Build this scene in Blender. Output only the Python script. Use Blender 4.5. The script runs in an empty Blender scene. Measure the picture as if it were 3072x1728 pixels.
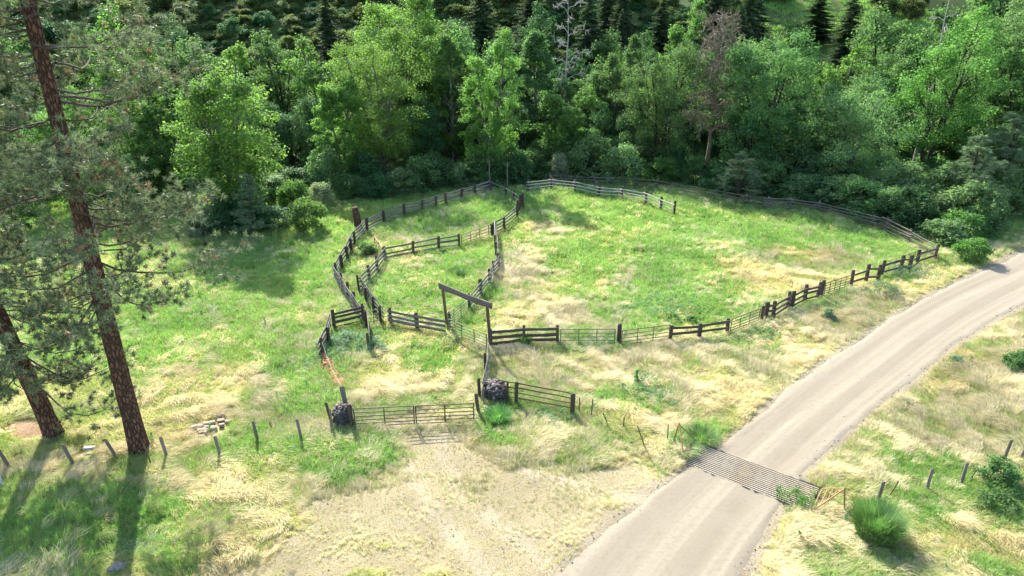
import bpy, math, random
import numpy as np
from mathutils import Vector, Matrix, Euler

# ------------------------------------------------------------------ camera, sky, sun, exposure
SC = bpy.context.scene
COL = SC.collection
R = math.radians
cam_data = bpy.data.cameras.new('camera')
cam_data.sensor_width = 36.0
cam_data.lens = 24.0
cam_data.clip_start = 0.5
cam_data.clip_end = 3000
CAM = bpy.data.objects.new('camera', cam_data)
CAM.location = (0, 0, 20.5)
CAM.rotation_euler = (R(90 - 22.8), 0, 0)
COL.objects.link(CAM)
SC.camera = CAM

SUN_AZ, SUN_EL = R(-23.0), R(37.8)          # azimuth clockwise from +Y, elevation
world = bpy.data.worlds.new('World')
SC.world = world
world.use_nodes = True
wn = world.node_tree.nodes
sky = wn.new('ShaderNodeTexSky')
sky.sky_type = 'NISHITA'
sky.sun_disc = False
sky.sun_elevation = SUN_EL
sky.sun_rotation = SUN_AZ
sky.air_density = 1.0
sky.dust_density = 1.5
world.node_tree.links.new(sky.outputs['Color'], wn['Background'].inputs['Color'])
wn['Background'].inputs['Strength'].default_value = 0.15
sun_data = bpy.data.lights.new('sun', 'SUN')
sun_data.energy = 4.0
sun_data.angle = R(0.53)
sun_data.color = (1.0, 0.95, 0.86)
SUN = bpy.data.objects.new('sun', sun_data)
sd = Vector((math.sin(SUN_AZ) * math.cos(SUN_EL), math.cos(SUN_AZ) * math.cos(SUN_EL), math.sin(SUN_EL)))
SUN.rotation_euler = sd.to_track_quat('Z', 'Y').to_euler()
SUN.location = (-40, 100, 90)
COL.objects.link(SUN)
SC.view_settings.view_transform = 'Standard'
SC.view_settings.look = 'None'
SC.view_settings.exposure = 1.75
SC.view_settings.gamma = 1.0
SC.view_settings.use_curve_mapping = False
SC.render.engine = 'CYCLES'
SC.cycles.max_bounces = 4
SC.cycles.diffuse_bounces = 2
SC.cycles.use_adaptive_sampling = True
SC.cycles.adaptive_threshold = 0.02
SC.cycles.denoising_prefilter = 'NONE'
SC.cycles.sample_clamp_indirect = 4.0
SC.cycles.volume_bounces = 0
SC.cycles.transmission_bounces = 4
SC.cycles.glossy_bounces = 2
SC.cycles.caustics_reflective = False
SC.cycles.caustics_refractive = False

# ------------------------------------------------------------------ surveyed positions (metres; x right, y forward from the camera)
D = {}
D['A']=[(-2.47, 76.87), (-4.16, 75.07), (-5.56, 73.52), (-7.12, 71.76), (-8.11, 70.58), (-9.38, 69.27), (-11.06, 67.77), (-12.77, 65.45), (-13.93, 62.72), (-14.37, 59.19), (-14.27, 57.27), (-14.18, 55.32), (-14.11, 52.9), (-14.03, 50.69), (-13.13, 48.67), (-12.3, 46.99), (-11.42, 45.21), (-10.41, 43.1)]
D['B']=[(-10.93, 55.0), (-11.13, 52.6), (-11.35, 50.23), (-11.71, 48.13), (-10.73, 46.08), (-9.88, 44.37), (-9.08, 42.67)]
D['C']=[(-10.93, 55.0), (-8.64, 56.34), (-6.53, 57.47), (-4.76, 58.29)]
D['C2']=[(-4.53, 58.29), (-2.18, 60.88)]
D['C3']=[(-1.87, 61.13), (-0.72, 63.05), (0.52, 66.26)]
D['Dd']=[(0.77, 68.55), (1.02, 70.79), (0.19, 72.94), (-0.67, 74.74), (-2.35, 76.87)]
D['E']=[(-1.63, 61.39), (-1.5, 58.0), (-1.41, 56.0), (-1.2, 53.1), (-1.56, 51.51), (-1.8, 49.55), (-2.39, 47.4), (-3.06, 44.93)]
D['E2']=[(-3.13, 44.44), (-4.38, 41.66)]
D['F']=[(-8.39, 42.67), (-6.45, 41.9), (-4.45, 40.98)]
D['FB']=[(-9.07, 42.64), (-8.37, 42.54)]
D['W1']=[(-12.13, 41.92), (-10.41, 43.13)]
D['W2']=[(-12.13, 41.92), (-11.9, 39.58), (-11.81, 37.76)]
D['W3']=[(-9.96, 42.05), (-9.13, 38.52)]
D['W4']=[(-9.97, 42.34), (-9.34, 42.54)]
D['head_base']=[(-4.46, 42.45), (-1.35, 39.01)]
D['headgate']=[(-4.21, 40.95), (-1.62, 38.69)]
D['G']=[(-1.34, 39.08), (0.76, 39.5), (2.95, 39.5)]
D['g1']=[(3.14, 39.34), (6.62, 39.34)]
D['gp']=[(6.95, 39.62)]
D['g2']=[(7.05, 39.15), (10.3, 40.1)]
D['H1']=[(10.37, 40.01), (12.42, 40.52), (14.44, 41.11)]
D['g3']=[(14.62, 41.01), (17.08, 42.69)]
D['H2']=[(17.31, 42.84), (17.73, 43.22), (18.33, 43.42), (19.93, 44.94), (20.23, 45.01), (21.61, 46.15), (22.77, 46.63), (23.17, 47.0)]
D['g4']=[(23.38, 46.99), (26.09, 48.64)]
D['H3']=[(26.41, 49.1), (28.13, 50.28), (29.11, 50.38), (29.91, 51.41), (32.0, 52.47), (32.68, 52.36), (34.08, 53.79), (36.36, 55.18)]
D['H4']=[(36.55, 55.47), (36.37, 59.37), (36.01, 62.88), (35.12, 63.63), (31.77, 68.46), (29.33, 69.69), (27.2, 70.4), (25.25, 71.5), (16.98, 78.56), (14.57, 79.17), (11.82, 79.79), (9.75, 80.2), (6.99, 80.83), (4.59, 80.71)]
D['I']=[(1.84, 77.17), (4.59, 78.44), (7.31, 77.48), (9.82, 75.33), (12.31, 74.51), (14.66, 72.65), (15.85, 70.33), (16.79, 68.24)]
D['J']=[(-1.46, 38.77), (-1.57, 35.7), (-1.8, 32.82)]
D['gatepost']=[(-1.78, 31.33)]
D['K']=[(-0.24, 32.51), (0.21, 32.34), (3.24, 31.22)]
D['Kstart']=[(-0.73, 32.73)]
D['maingate']=[(-8.14, 29.89), (-5.07, 30.3), (-2.01, 30.52)]
D['basketR']=(-0.97, 32.86)
D['basketL']=(-8.88, 30.34)
D['tposts']=[(3.62, 31.39), (4.23, 31.09), (5.18, 30.42), (5.82, 30.04), (6.77, 28.33), (7.9, 28.88)]
D['postsL']=[((-23.72, 26.53), (-23.67, 26.46)), ((-20.82, 26.75), (-20.85, 26.8)), ((-18.98, 27.26), (-19.06, 27.13)), ((-16.69, 27.33), (-16.77, 27.68)), ((-14.14, 27.41), (-14.52, 28.32)), ((-12.82, 28.81), (-12.97, 28.98)), ((-10.62, 28.89), (-10.99, 29.67))]
D['postsR']=[((16.18, 24.21), (16.19, 24.22)), ((18.92, 25.15), (18.64, 24.87)), ((20.77, 25.61), (20.29, 25.17)), ((23.77, 27.21), (22.95, 26.35)), ((24.49, 27.21), (24.42, 27.26))]
D['guard']=[(9.49, 28.5), (8.41, 26.96), (13.0, 23.74), (13.97, 25.09)]
D['wingL']=[(8.12, 28.66), (8.36, 28.28), (9.17, 28.62)]
D['wingLtop']=(8.02, 28.21)
D['wingR']=[(13.01, 23.73), (13.97, 24.94)]
D['wingRtop']=(14.3, 23.23)
D['wingRfoot']=(14.5, 23.85)
D['roadL']=[(3.72, 22.72), (5.87, 24.59), (8.28, 26.7), (10.17, 28.13), (12.16, 30.04), (16.06, 34.27), (18.33, 36.13), (21.39, 38.83), (27.25, 44.03), (33.49, 48.94), (39.99, 53.27), (45.92, 57.78)]
D['roadR']=[(9.13, 20.02), (10.66, 22.42), (11.82, 23.99), (13.17, 25.73), (15.09, 27.59), (17.32, 29.67), (21.61, 33.2), (24.04, 35.22), (29.65, 40.17), (37.43, 45.52)]
D['roadLbot']=(1.73, 20.2)
D['wood']=[(-16.23, 30.01), (-16.01, 30.2), (-15.76, 30.22), (-15.86, 29.88), (-15.65, 29.92), (-16.05, 29.62), (-15.72, 29.34), (-15.78, 29.02), (-15.47, 30.9), (-15.37, 30.52), (-15.14, 30.05), (-14.93, 30.43), (-15.46, 29.77), (-16.48, 29.78), (-15.86, 29.64), (-15.89, 29.29)]
D['orange']=[(-11.7, 37.21), (-11.17, 36.21), (-10.64, 34.92)]
D['rope']=[(-11.45, 36.88), (-9.01, 30.89)]
D['bposts']=[((-8.63, 30.2), (-8.65, 29.85)), ((-9.35, 30.42), (-9.39, 30.2)), ((-9.17, 30.37), (-9.03, 29.98)), ((-8.44, 30.13), (-8.28, 29.85))]
D['stump']=(-15.15, 64.19)
D['whiteboard']=(-20.86, 27.99)
D['whitepost']=[(-23.25, 25.22), (-23.43, 26.08)]
D['rock']=(-15.36, 20.11)
D['pine1']=(-18.45, 28.1)
D['pine2']=(-23.34, 29.22)
D['stick']=(-17.25, 26.89)
D['rusty']=(-12.32, 29.9)
D['opengate']=[(-12.42, 58.52), (-11.15, 55.5)]
D['poleD']=[(-0.55, 78.32), (-2.59, 77.07)]
D['plants']=[('bunch', 15.11, 22.24, 2.07, 1.79), ('darkbush', 22.25, 25.35, 1.55, 1.76), ('darkbush2', 21.24, 24.01, 1.75, 1.4), ('edgebush', 30.39, 35.81, 1.79, 1.36), ('sage', 27.89, 47.41, 2.56, 1.3), ('sage2', 32.42, 51.65, 3.24, 1.1), ('sage3', 22.09, 43.2, 0.78, 0.95), ('sage4', 27.14, 36.63, 0.68, 0.77), ('gclump', 8.45, 27.96, 1.67, 1.23), ('gclump2', 9.62, 28.96, 1.61, 1.38), ('roundshrub', 39.28, 54.88, 2.73, 2.13), ('guardweed', 12.52, 24.27, 1.59, 1.21), ('dark1', 11.21, 43.33, 1.53, 0.79), ('dark2', 12.59, 43.01, 0.83, 0.79), ('lane', -12.66, 56.37, 1.57, 1.39), ('mullein', 7.25, 34.65, 0.46, 1.06), ('basketgrass', -0.76, 30.85, 1.7, 1.01), ('postgrass', -4.1, 39.69, 1.04, 1.62), ('g3', 0.83, 39.41, 0.9, 1.03), ('pen1', -4.46, 51.65, 1.94, 1.29), ('chute', -10.52, 39.41, 2.32, 1.32), ('chute2', -8.82, 38.59, 1.52, 1.44)]
D['trees']={'T1': (-27.46, 66, 17.25, 10.75), 'T3': (-15.98, 84, 18.1, 13.0), 'T4': (-15.08, 98, 22.1, 14.65), 'T5': (-8.01, 93, 16.5, 6.54), 'T6': (-2.22, 82, 17.75, 7.63), 'T7': (3.01, 94, 17.25, 6.33), 'T8': (7.08, 87, 10.95, 7.48), 'T9': (14.79, 95, 16.55, 6.94), 'T10': (18.57, 86, 16.25, 11.66), 'T11': (25.38, 106, 20.65, 8.22), 'T12': (29.31, 81, 18.2, 11.87), 'T13': (38.55, 78, 13.2, 12.97), 'T14': (49.9, 94, 15.65, 10.07), 'T15': (47.36, 78, 20.2, 12.26), 'T16': (56.62, 84, 22.25, 10.28), 'T17': (56.06, 77, 19.05, 9.98), 'T19': (-41.95, 78, 16.65, 9.74), 'T20': (-45.66, 70, 12.8, 8.9), 'T21': (-36.18, 72, 11.8, 6.25), 'T22': (-20.07, 80, 13.0, 6.41), 'T23': (-27.6, 86, 9.9, 8.41), 'S1': (7.6, 100, 21.15, 7.21), 'S2': (24.13, 84, 19.15, 8.01), 'S3': (47.48, 80, 21.8, 4.91), 'C1': (56.45, 135, 22.35, 8.52), 'C2': (56.42, 122, 23.05, 8.38), 'C3': (26.21, 128, 21.3, 6.69), 'C4': (37.28, 120, 20.05, 7.96), 'C5': (12.47, 118, 22.4, 8.44), 'C6': (-4.98, 116, 22.95, 9.57), 'C7': (-28.24, 112, 22.85, 6.17), 'C8': (19.68, 132, 23.25, 6.51), 'C9': (52.74, 150, 22.2, 6.57), 'C10': (2.91, 126, 22.55, 7.61), 'C11': (74.93, 150, 22.2, 6.57), 'Y1': (45.03, 66, 8.45, 5.25), 'Y2': (52.56, 72, 9.6, 6.72), 'Y3': (24.85, 73, 5.5, 4.31), 'Y4': (-27.51, 58, 6.35, 3.14), 'Y5': (-24.06, 61, 6.0, 2.93)}
D['blobs']=[('G', -19.66, 60.73, 5.59, 7.04, 1), ('G', -21.93, 52.54, 3.94, 5.46, 1), ('G', -25.63, 39.69, 5.71, 4.55, 1), ('G', -30.11, 38.59, 5.07, 4.34, 1), ('G', -18.23, 49.12, 3.72, 4.86, 0.8), ('G', -22.54, 44.67, 4.29, 4.13, 1), ('G', -7.78, 68.47, 7.87, 7.23, 1), ('G', -8.11, 49.94, 3.14, 5.0, 0.8), ('G', -4.74, 55.37, 3.09, 4.97, 0.8), ('G', 8.42, 73.03, 8.33, 8.96, 1), ('G', 20.43, 65.7, 10.78, 6.73, 1), ('G', 14.27, 55.87, 5.19, 5.05, 0.8), ('G', 10.63, 46.07, 4.99, 4.0, 0.9), ('G', 31.01, 62.51, 8.41, 5.53, 1), ('G', 14.74, 50.78, 4.14, 5.15, 0.7), ('W', -7.74, 41.45, 2.15, 3.04, 0.8), ('W', -10.78, 39.41, 1.81, 2.79, 1), ('G', -5.65, 37.54, 1.49, 1.55, 0.8), ('G', -10.99, 32.5, 1.98, 2.04, 0.9), ('G', -12.7, 35.34, 2.36, 1.64, 0.8), ('G', -8.49, 27.48, 2.52, 1.89, 0.7), ('G', -12.41, 28.79, 1.61, 1.36, 0.7), ('G', -18.42, 22.35, 4.65, 3.04, 1), ('G', -13.34, 21.02, 1.91, 1.28, 0.6), ('G', -0.58, 29.83, 1.45, 1.43, 1), ('W', 2.99, 30.56, 1.26, 1.12, 0.6), ('G', 9.36, 29.13, 1.22, 1.55, 1), ('G', 20.66, 25.98, 2.6, 1.74, 1), ('G', 22.5, 24.32, 1.77, 2.1, 0.9), ('G', 17.86, 23.31, 2.06, 0.98, 0.6), ('G', 12.92, 21.02, 2.39, 0.85, 0.4), ('W', 0.3, 37.29, 2.22, 1.27, 0.5), ('W', 6.8, 39.69, 3.63, 1.24, 0.6), ('W', 16.65, 42.06, 2.18, 1.24, 0.6), ('G', -3.17, 46.07, 1.76, 4.36, 0.7), ('G', 9.58, 42.06, 2.72, 1.55, 0.9), ('W', 10.49, 45.36, 2.9, 2.46, 0.7), ('G', 5.66, 56.37, 4.18, 4.09, 0.6), ('W', -24.01, 56.37, 3.14, 4.09, 0.5), ('G', 18.7, 20.61, 1.57, 0.82, 0.7), ('G', -9.76, 46.81, 1.19, 4.48, 0.7), ('W', 7.06, 33.55, 1.36, 1.72, 0.5), ('G', 6.07, 32.91, 1.33, 1.67, 0.5), ('D', -11.0, 62.51, 2.29, 3.06, 0.8), ('D', -7.43, 54.88, 2.05, 1.95, 0.8), ('D', 1.02, 50.78, 2.55, 7.79, 0.8), ('D', 3.17, 43.99, 3.1, 2.68, 0.8), ('D', 3.27, 65.7, 2.4, 4.01, 0.5), ('D', 21.27, 51.21, 5.78, 3.9, 1), ('D', 27.21, 55.37, 4.13, 2.97, 0.8), ('D', -16.91, 34.65, 4.18, 2.5, 0.7), ('D', -16.68, 29.83, 2.48, 1.79, 0.7), ('D', -6.29, 35.1, 2.58, 2.78, 0.9), ('D', -4.03, 33.55, 2.27, 1.94, 0.9), ('D', 9.88, 36.05, 7.68, 2.66, 1), ('D', 4.02, 37.54, 4.46, 2.06, 0.7), ('D', 21.83, 41.45, 4.84, 3.34, 1), ('D', 29.33, 46.44, 5.02, 2.94, 1), ('D', 13.07, 32.5, 4.86, 2.46, 1), ('D', 21.92, 30.56, 3.57, 4.12, 1), ('D', 27.46, 34.65, 3.48, 5.04, 1), ('D', 32.48, 39.69, 2.33, 4.55, 0.9), ('D', -8.73, 24.72, 2.86, 1.21, 0.8), ('D', -10.5, 23.56, 2.42, 1.12, 0.7), ('D', -14.88, 25.69, 2.76, 1.71, 0.7), ('D', -0.74, 27.8, 3.52, 1.29, 1), ('D', -5.93, 24.06, 2.11, 0.9, 0.9), ('D', 19.04, 21.9, 2.95, 0.9, 0.7), ('D', 12.13, 21.02, 1.91, 1.28, 0.9), ('D', -10.46, 21.45, 1.77, 1.53, 0.8), ('D', 6.63, 30.93, 3.18, 1.89, 0.8), ('D', 11.61, 41.45, 1.62, 1.52, 0.4), ('D', -8.65, 32.91, 1.34, 1.67, 0.5), ('D', 7.81, 49.12, 1.56, 4.86, 0.5), ('D', 18.45, 58.48, 2.16, 2.18, 0.4), ('D', -20.55, 26.56, 3.78, 1.2, 0.6), ('B', -4.05, 23.06, 5.11, 2.69, 1), ('B', -1.08, 21.02, 4.46, 1.91, 1), ('B', -9.16, 20.4, 1.87, 0.81, 0.8), ('B', 2.01, 24.86, 3.78, 2.18, 1), ('B', 5.14, 26.56, 2.27, 1.35, 1), ('B', -5.45, 29.3, 2.23, 0.87, 0.8), ('B', -24.91, 29.47, 2.25, 1.05, 1), ('B', 3.55, 22.59, 2.52, 2.37, 1), ('B', 6.07, 25.41, 2.19, 1.4, 1), ('B', -7.5, 21.24, 2.56, 1.51, 0.9), ('B', -2.93, 25.98, 4.27, 1.74, 1), ('B', -5.23, 20.2, 4.33, 1.21, 1), ('B', -4.61, 27.48, 2.71, 1.57, 0.9), ('B', 1.04, 22.59, 4.19, 2.85, 1)]

# ------------------------------------------------------------------ helpers
rng = np.random.default_rng(7)
random.seed(7)

def smooth(a, b, x):
    t = np.clip((x - a) / (b - a), 0, 1)
    return t * t * (3 - 2 * t)

def vnoise(x, y, seed=0):
    x = np.asarray(x, float); y = np.asarray(y, float)
    xi = np.floor(x).astype(np.int64); yi = np.floor(y).astype(np.int64)
    fx = x - xi; fy = y - yi
    fx = fx * fx * (3 - 2 * fx); fy = fy * fy * (3 - 2 * fy)
    def h(a, b):
        n = (a * 374761393 + b * 668265263 + seed * 1442695041) & 0x7fffffff
        n = ((n ^ (n >> 13)) * 1274126177) & 0x7fffffff
        return ((n ^ (n >> 16)) & 0xffff) / 65535.0
    return (h(xi, yi) * (1 - fx) + h(xi + 1, yi) * fx) * (1 - fy) + (h(xi, yi + 1) * (1 - fx) + h(xi + 1, yi + 1) * fx) * fy

def fbm(x, y, seed=0, oct=4):
    v = 0; a = .5; t = 0
    for i in range(oct):
        v = v + a * vnoise(np.asarray(x) * 2 ** i, np.asarray(y) * 2 ** i, seed + i * 17); t += a; a *= .5
    return v / t

def tag(o, label=None, cat=None, group=None, kind=None):
    if label: o['label'] = label
    if cat: o['category'] = cat
    if group: o['group'] = group
    if kind: o['kind'] = kind
    return o

def mesh_np(name, V, F, mats=None, smooth_=False, face_attr=None):
    """F: (n,k) int array, or a list of such arrays"""
    V = np.asarray(V, np.float32)
    Fs = F if isinstance(F, list) else [F]
    Fs = [np.asarray(f, np.int32) for f in Fs if len(f)]
    me = bpy.data.meshes.new(name)
    nl = sum(f.size for f in Fs); npoly = sum(len(f) for f in Fs)
    me.vertices.add(len(V)); me.vertices.foreach_set('co', V.ravel())
    me.loops.add(nl); me.loops.foreach_set('vertex_index', np.concatenate([f.ravel() for f in Fs]))
    me.polygons.add(npoly)
    starts = []; s = 0
    for f in Fs:
        starts.append(s + np.arange(len(f)) * f.shape[1]); s += f.size
    me.polygons.foreach_set('loop_start', np.concatenate(starts).astype(np.int32))
    if smooth_:
        me.polygons.foreach_set('use_smooth', np.ones(npoly, bool))
    me.update(calc_edges=True)
    if face_attr:
        for k, v in face_attr.items():
            a = me.attributes.new(k, 'FLOAT', 'FACE'); a.data.foreach_set('value', np.asarray(v, np.float32))
    for m in (mats or []):
        me.materials.append(m)
    return me

def obj(name, me, parent=None, loc=(0, 0, 0), rot=None, scale=None):
    o = bpy.data.objects.new(name, me)
    COL.objects.link(o)
    o.location = loc
    if rot is not None: o.rotation_euler = rot
    if scale is not None: o.scale = scale
    if parent: o.parent = parent
    return o

def empty(name, loc, label=None, cat=None, group=None, rz=0):
    o = bpy.data.objects.new(name, None); COL.objects.link(o)
    o.location = loc; o.rotation_euler = (0, 0, rz); o.empty_display_size = .3
    return tag(o, label, cat, group)

class Geo:
    """collects tubes, boxes and faces into one mesh"""
    def __init__(s): s.V = []; s.Q = []; s.T = []; s.n = 0
    def add(s, V, Q=None, T=None):
        V = np.asarray(V, float); s.V.append(V)
        if Q is not None and len(Q): s.Q.append(np.asarray(Q) + s.n)
        if T is not None and len(T): s.T.append(np.asarray(T) + s.n)
        s.n += len(V)
    def tube(s, P, r, sides=6, cap=True, jit=0.0):
        P = np.asarray(P, float); n = len(P); r = np.broadcast_to(np.asarray(r, float), (n,))
        tang = np.gradient(P, axis=0); tang /= np.linalg.norm(tang, axis=1)[:, None] + 1e-9
        ref = np.array([0, 0, 1.0]) if abs(tang[0][2]) < .9 else np.array([1.0, 0, 0])
        u = np.cross(tang, ref); u /= np.linalg.norm(u, axis=1)[:, None] + 1e-9
        v = np.cross(tang, u)
        a = np.arange(sides) * 2 * math.pi / sides
        rr = r[:, None] * (1 + (rng.random((n, sides)) - .5) * jit)
        V = P[:, None, :] + rr[:, :, None] * (np.cos(a)[None, :, None] * u[:, None, :] + np.sin(a)[None, :, None] * v[:, None, :])
        i = np.arange(n - 1)[:, None] * sides; j = np.arange(sides)[None, :]; k = (j + 1) % sides
        Q = np.stack([i + j, i + k, i + k + sides, i + j + sides], -1).reshape(-1, 4)
        T = []
        V = V.reshape(-1, 3)
        if cap:
            V = np.vstack([V, P[0], P[-1]]); b = n * sides
            for q in range(sides):
                T.append((b, (q + 1) % sides, q)); T.append((b + 1, (n - 1) * sides + q, (n - 1) * sides + (q + 1) % sides))
        s.add(V, Q, T)
    def box(s, c, d, rz=0):
        x, y, z = d[0] / 2, d[1] / 2, d[2] / 2
        V = np.array([(sx * x, sy * y, sz * z) for sx in (-1, 1) for sy in (-1, 1) for sz in (-1, 1)])
        ca, sa = math.cos(rz), math.sin(rz)
        V = np.stack([V[:, 0] * ca - V[:, 1] * sa, V[:, 0] * sa + V[:, 1] * ca, V[:, 2]], 1) + np.asarray(c)
        s.add(V, [(0, 1, 3, 2), (4, 6, 7, 5), (0, 4, 5, 1), (2, 3, 7, 6), (0, 2, 6, 4), (1, 5, 7, 3)])
    def mesh(s, name, mats=None, smooth_=False):
        F = []
        if s.Q: F.append(np.vstack(s.Q))
        if s.T: F.append(np.vstack(s.T))
        return mesh_np(name, np.vstack(s.V), F, mats, smooth_)

# ------------------------------------------------------------------ materials
def newmat(name):
    m = bpy.data.materials.new(name); m.use_nodes = True
    nt = m.node_tree; nt.nodes.clear()
    out = nt.nodes.new('ShaderNodeOutputMaterial')
    return m, nt, out

def N(nt, typ, **kw):
    n = nt.nodes.new(typ)
    for k, v in kw.items():
        if k.startswith('in_'):
            key = k[3:]
            n.inputs[int(key) if key.isdigit() else key].default_value = v
        else: setattr(n, k, v)
    return n

def mixc(nt, fac, a, b, mode='MIX'):
    n = nt.nodes.new('ShaderNodeMix'); n.data_type = 'RGBA'; n.blend_type = mode
    for sock, val in ((0, fac), (6, a), (7, b)):
        if isinstance(val, bpy.types.NodeSocket): nt.links.new(val, n.inputs[sock])
        else: n.inputs[sock].default_value = val if sock == 0 else (*val, 1)
    return n.outputs[2]

def ramp(nt, src, a, b, lo=0.0, hi=1.0):
    n = nt.nodes.new('ShaderNodeMapRange'); n.clamp = True
    nt.links.new(src, n.inputs[0])
    for i, v in zip((1, 2, 3, 4), (a, b, lo, hi)): n.inputs[i].default_value = v
    return n.outputs[0]

def leaf_mat(name, dark, light, trans=.4, rough=.45, glow=(1.35, 1.5, .55), attr='tint', instancer=False, spec=.35, third=None):
    m, nt, out = newmat(name); L = nt.links.new
    at = N(nt, 'ShaderNodeAttribute', attribute_name=attr, attribute_type='INSTANCER' if instancer else 'GEOMETRY')
    c = mixc(nt, at.outputs['Fac'], dark, light)
    if third:                                   # a browner or paler few
        c = mixc(nt, ramp(nt, at.outputs['Fac'], .93, 1.0), c, third)
    oi = N(nt, 'ShaderNodeObjectInfo')
    hs = N(nt, 'ShaderNodeHueSaturation')
    L(ramp(nt, oi.outputs['Random'], 0, 1, .485, .512), hs.inputs['Hue'])
    L(ramp(nt, oi.outputs['Random'], 0, 1, .85, 1.12), hs.inputs['Value'])
    if instancer:
        hs.inputs['Hue'].default_value = .5
        for l in list(nt.links):
            if l.to_node == hs: nt.links.remove(l)
    L(c, hs.inputs['Color'])
    b = N(nt, 'ShaderNodeBsdfPrincipled'); b.inputs['Roughness'].default_value = rough
    b.inputs['Specular IOR Level'].default_value = spec
    L(hs.outputs['Color'], b.inputs['Base Color'])
    t = N(nt, 'ShaderNodeBsdfTranslucent')
    L(mixc(nt, 1.0, hs.outputs['Color'], glow, 'MULTIPLY'), t.inputs['Color'])
    mx = N(nt, 'ShaderNodeMixShader'); mx.inputs[0].default_value = trans
    L(b.outputs[0], mx.inputs[1]); L(t.outputs[0], mx.inputs[2])
    L(mx.outputs[0], out.inputs[0])
    return m

def wood_mat(name, dark, light, stretch=(1.2, 14, 14), rough=.85, bump=.25, lichen=None):
    m, nt, out = newmat(name); L = nt.links.new
    tc = N(nt, 'ShaderNodeTexCoord'); oi = N(nt, 'ShaderNodeObjectInfo')
    mp = N(nt, 'ShaderNodeMapping'); mp.inputs['Scale'].default_value = stretch
    ad = N(nt, 'ShaderNodeVectorMath', operation='ADD')
    sc = N(nt, 'ShaderNodeVectorMath', operation='SCALE'); sc.inputs['Scale'].default_value = 37.0
    cb = N(nt, 'ShaderNodeCombineXYZ')
    for i in range(3): L(oi.outputs['Random'], cb.inputs[i])
    L(cb.outputs[0], sc.inputs[0]); L(tc.outputs['Object'], ad.inputs[0]); L(sc.outputs[0], ad.inputs[1])
    L(ad.outputs[0], mp.inputs['Vector'])
    no = N(nt, 'ShaderNodeTexNoise', in_Scale=1.0, in_Detail=5.0, in_Roughness=.65); L(mp.outputs[0], no.inputs['Vector'])
    c = mixc(nt, ramp(nt, no.outputs['Fac'], .3, .7), dark, light)
    c = mixc(nt, ramp(nt, oi.outputs['Random'], 0, 1, 0, .45), c, tuple(v * .45 for v in dark))
    if lichen:
        n2 = N(nt, 'ShaderNodeTexNoise', in_Scale=2.3, in_Detail=3.0); L(ad.outputs[0], n2.inputs['Vector'])
        c = mixc(nt, ramp(nt, n2.outputs['Fac'], .6, .75, 0, .6), c, lichen)
    b = N(nt, 'ShaderNodeBsdfPrincipled'); b.inputs['Roughness'].default_value = rough
    b.inputs['Specular IOR Level'].default_value = .25
    L(c, b.inputs['Base Color'])
    bp = N(nt, 'ShaderNodeBump'); bp.inputs['Strength'].default_value = bump; bp.inputs['Distance'].default_value = .02
    L(no.outputs['Fac'], bp.inputs['Height']); L(bp.outputs[0], b.inputs['Normal'])
    L(b.outputs[0], out.inputs[0])
    return m

def bark_mat(name, dark, light, scale=(5, 5, 1.2), bump=.8, vor=True):
    m, nt, out = newmat(name); L = nt.links.new
    tc = N(nt, 'ShaderNodeTexCoord')
    mp = N(nt, 'ShaderNodeMapping'); mp.inputs['Scale'].default_value = scale; L(tc.outputs['Object'], mp.inputs['Vector'])
    no = N(nt, 'ShaderNodeTexNoise', in_Scale=2.0, in_Detail=6.0); L(mp.outputs[0], no.inputs['Vector'])
    ds = N(nt, 'ShaderNodeVectorMath', operation='ADD')
    s2 = N(nt, 'ShaderNodeVectorMath', operation='SCALE'); s2.inputs['Scale'].default_value = .5
    L(no.outputs['Color'], s2.inputs[0]); L(mp.outputs[0], ds.inputs[0]); L(s2.outputs[0], ds.inputs[1])
    vo = N(nt, 'ShaderNodeTexVoronoi', feature='DISTANCE_TO_EDGE', in_Scale=1.0); L(ds.outputs[0], vo.inputs['Vector'])
    crack = ramp(nt, vo.outputs['Distance'], .03, .22)
    c = mixc(nt, ramp(nt, no.outputs['Fac'], .35, .7), tuple(.6 * v for v in light), light)
    if vor: c = mixc(nt, crack, dark, c)
    else: c = mixc(nt, ramp(nt, no.outputs['Fac'], .3, .6), dark, c)
    b = N(nt, 'ShaderNodeBsdfPrincipled'); b.inputs['Roughness'].default_value = .9
    b.inputs['Specular IOR Level'].default_value = .2
    L(c, b.inputs['Base Color'])
    bp = N(nt, 'ShaderNodeBump'); bp.inputs['Strength'].default_value = bump; bp.inputs['Distance'].default_value = .05
    L(crack if vor else no.outputs['Fac'], bp.inputs['Height']); L(bp.outputs[0], b.inputs['Normal'])
    L(b.outputs[0], out.inputs[0])
    return m

def plain_mat(name, c1, c2, scale=6.0, rough=.7, metal=0.0, bump=.2, rnd=.3):
    m, nt, out = newmat(name); L = nt.links.new
    tc = N(nt, 'ShaderNodeTexCoord'); oi = N(nt, 'ShaderNodeObjectInfo')
    no = N(nt, 'ShaderNodeTexNoise', in_Scale=scale, in_Detail=5.0, in_Roughness=.6); L(tc.outputs['Object'], no.inputs['Vector'])
    c = mixc(nt, ramp(nt, no.outputs['Fac'], .35, .65), c1, c2)
    c = mixc(nt, ramp(nt, oi.outputs['Random'], 0, 1, 0, rnd), c, tuple(v * .4 for v in c1))
    b = N(nt, 'ShaderNodeBsdfPrincipled'); b.inputs['Roughness'].default_value = rough; b.inputs['Metallic'].default_value = metal
    L(c, b.inputs['Base Color'])
    bp = N(nt, 'ShaderNodeBump'); bp.inputs['Strength'].default_value = bump; bp.inputs['Distance'].default_value = .02
    L(no.outputs['Fac'], bp.inputs['Height']); L(bp.outputs[0], b.inputs['Normal'])
    L(b.outputs[0], out.inputs[0])
    return m

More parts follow.
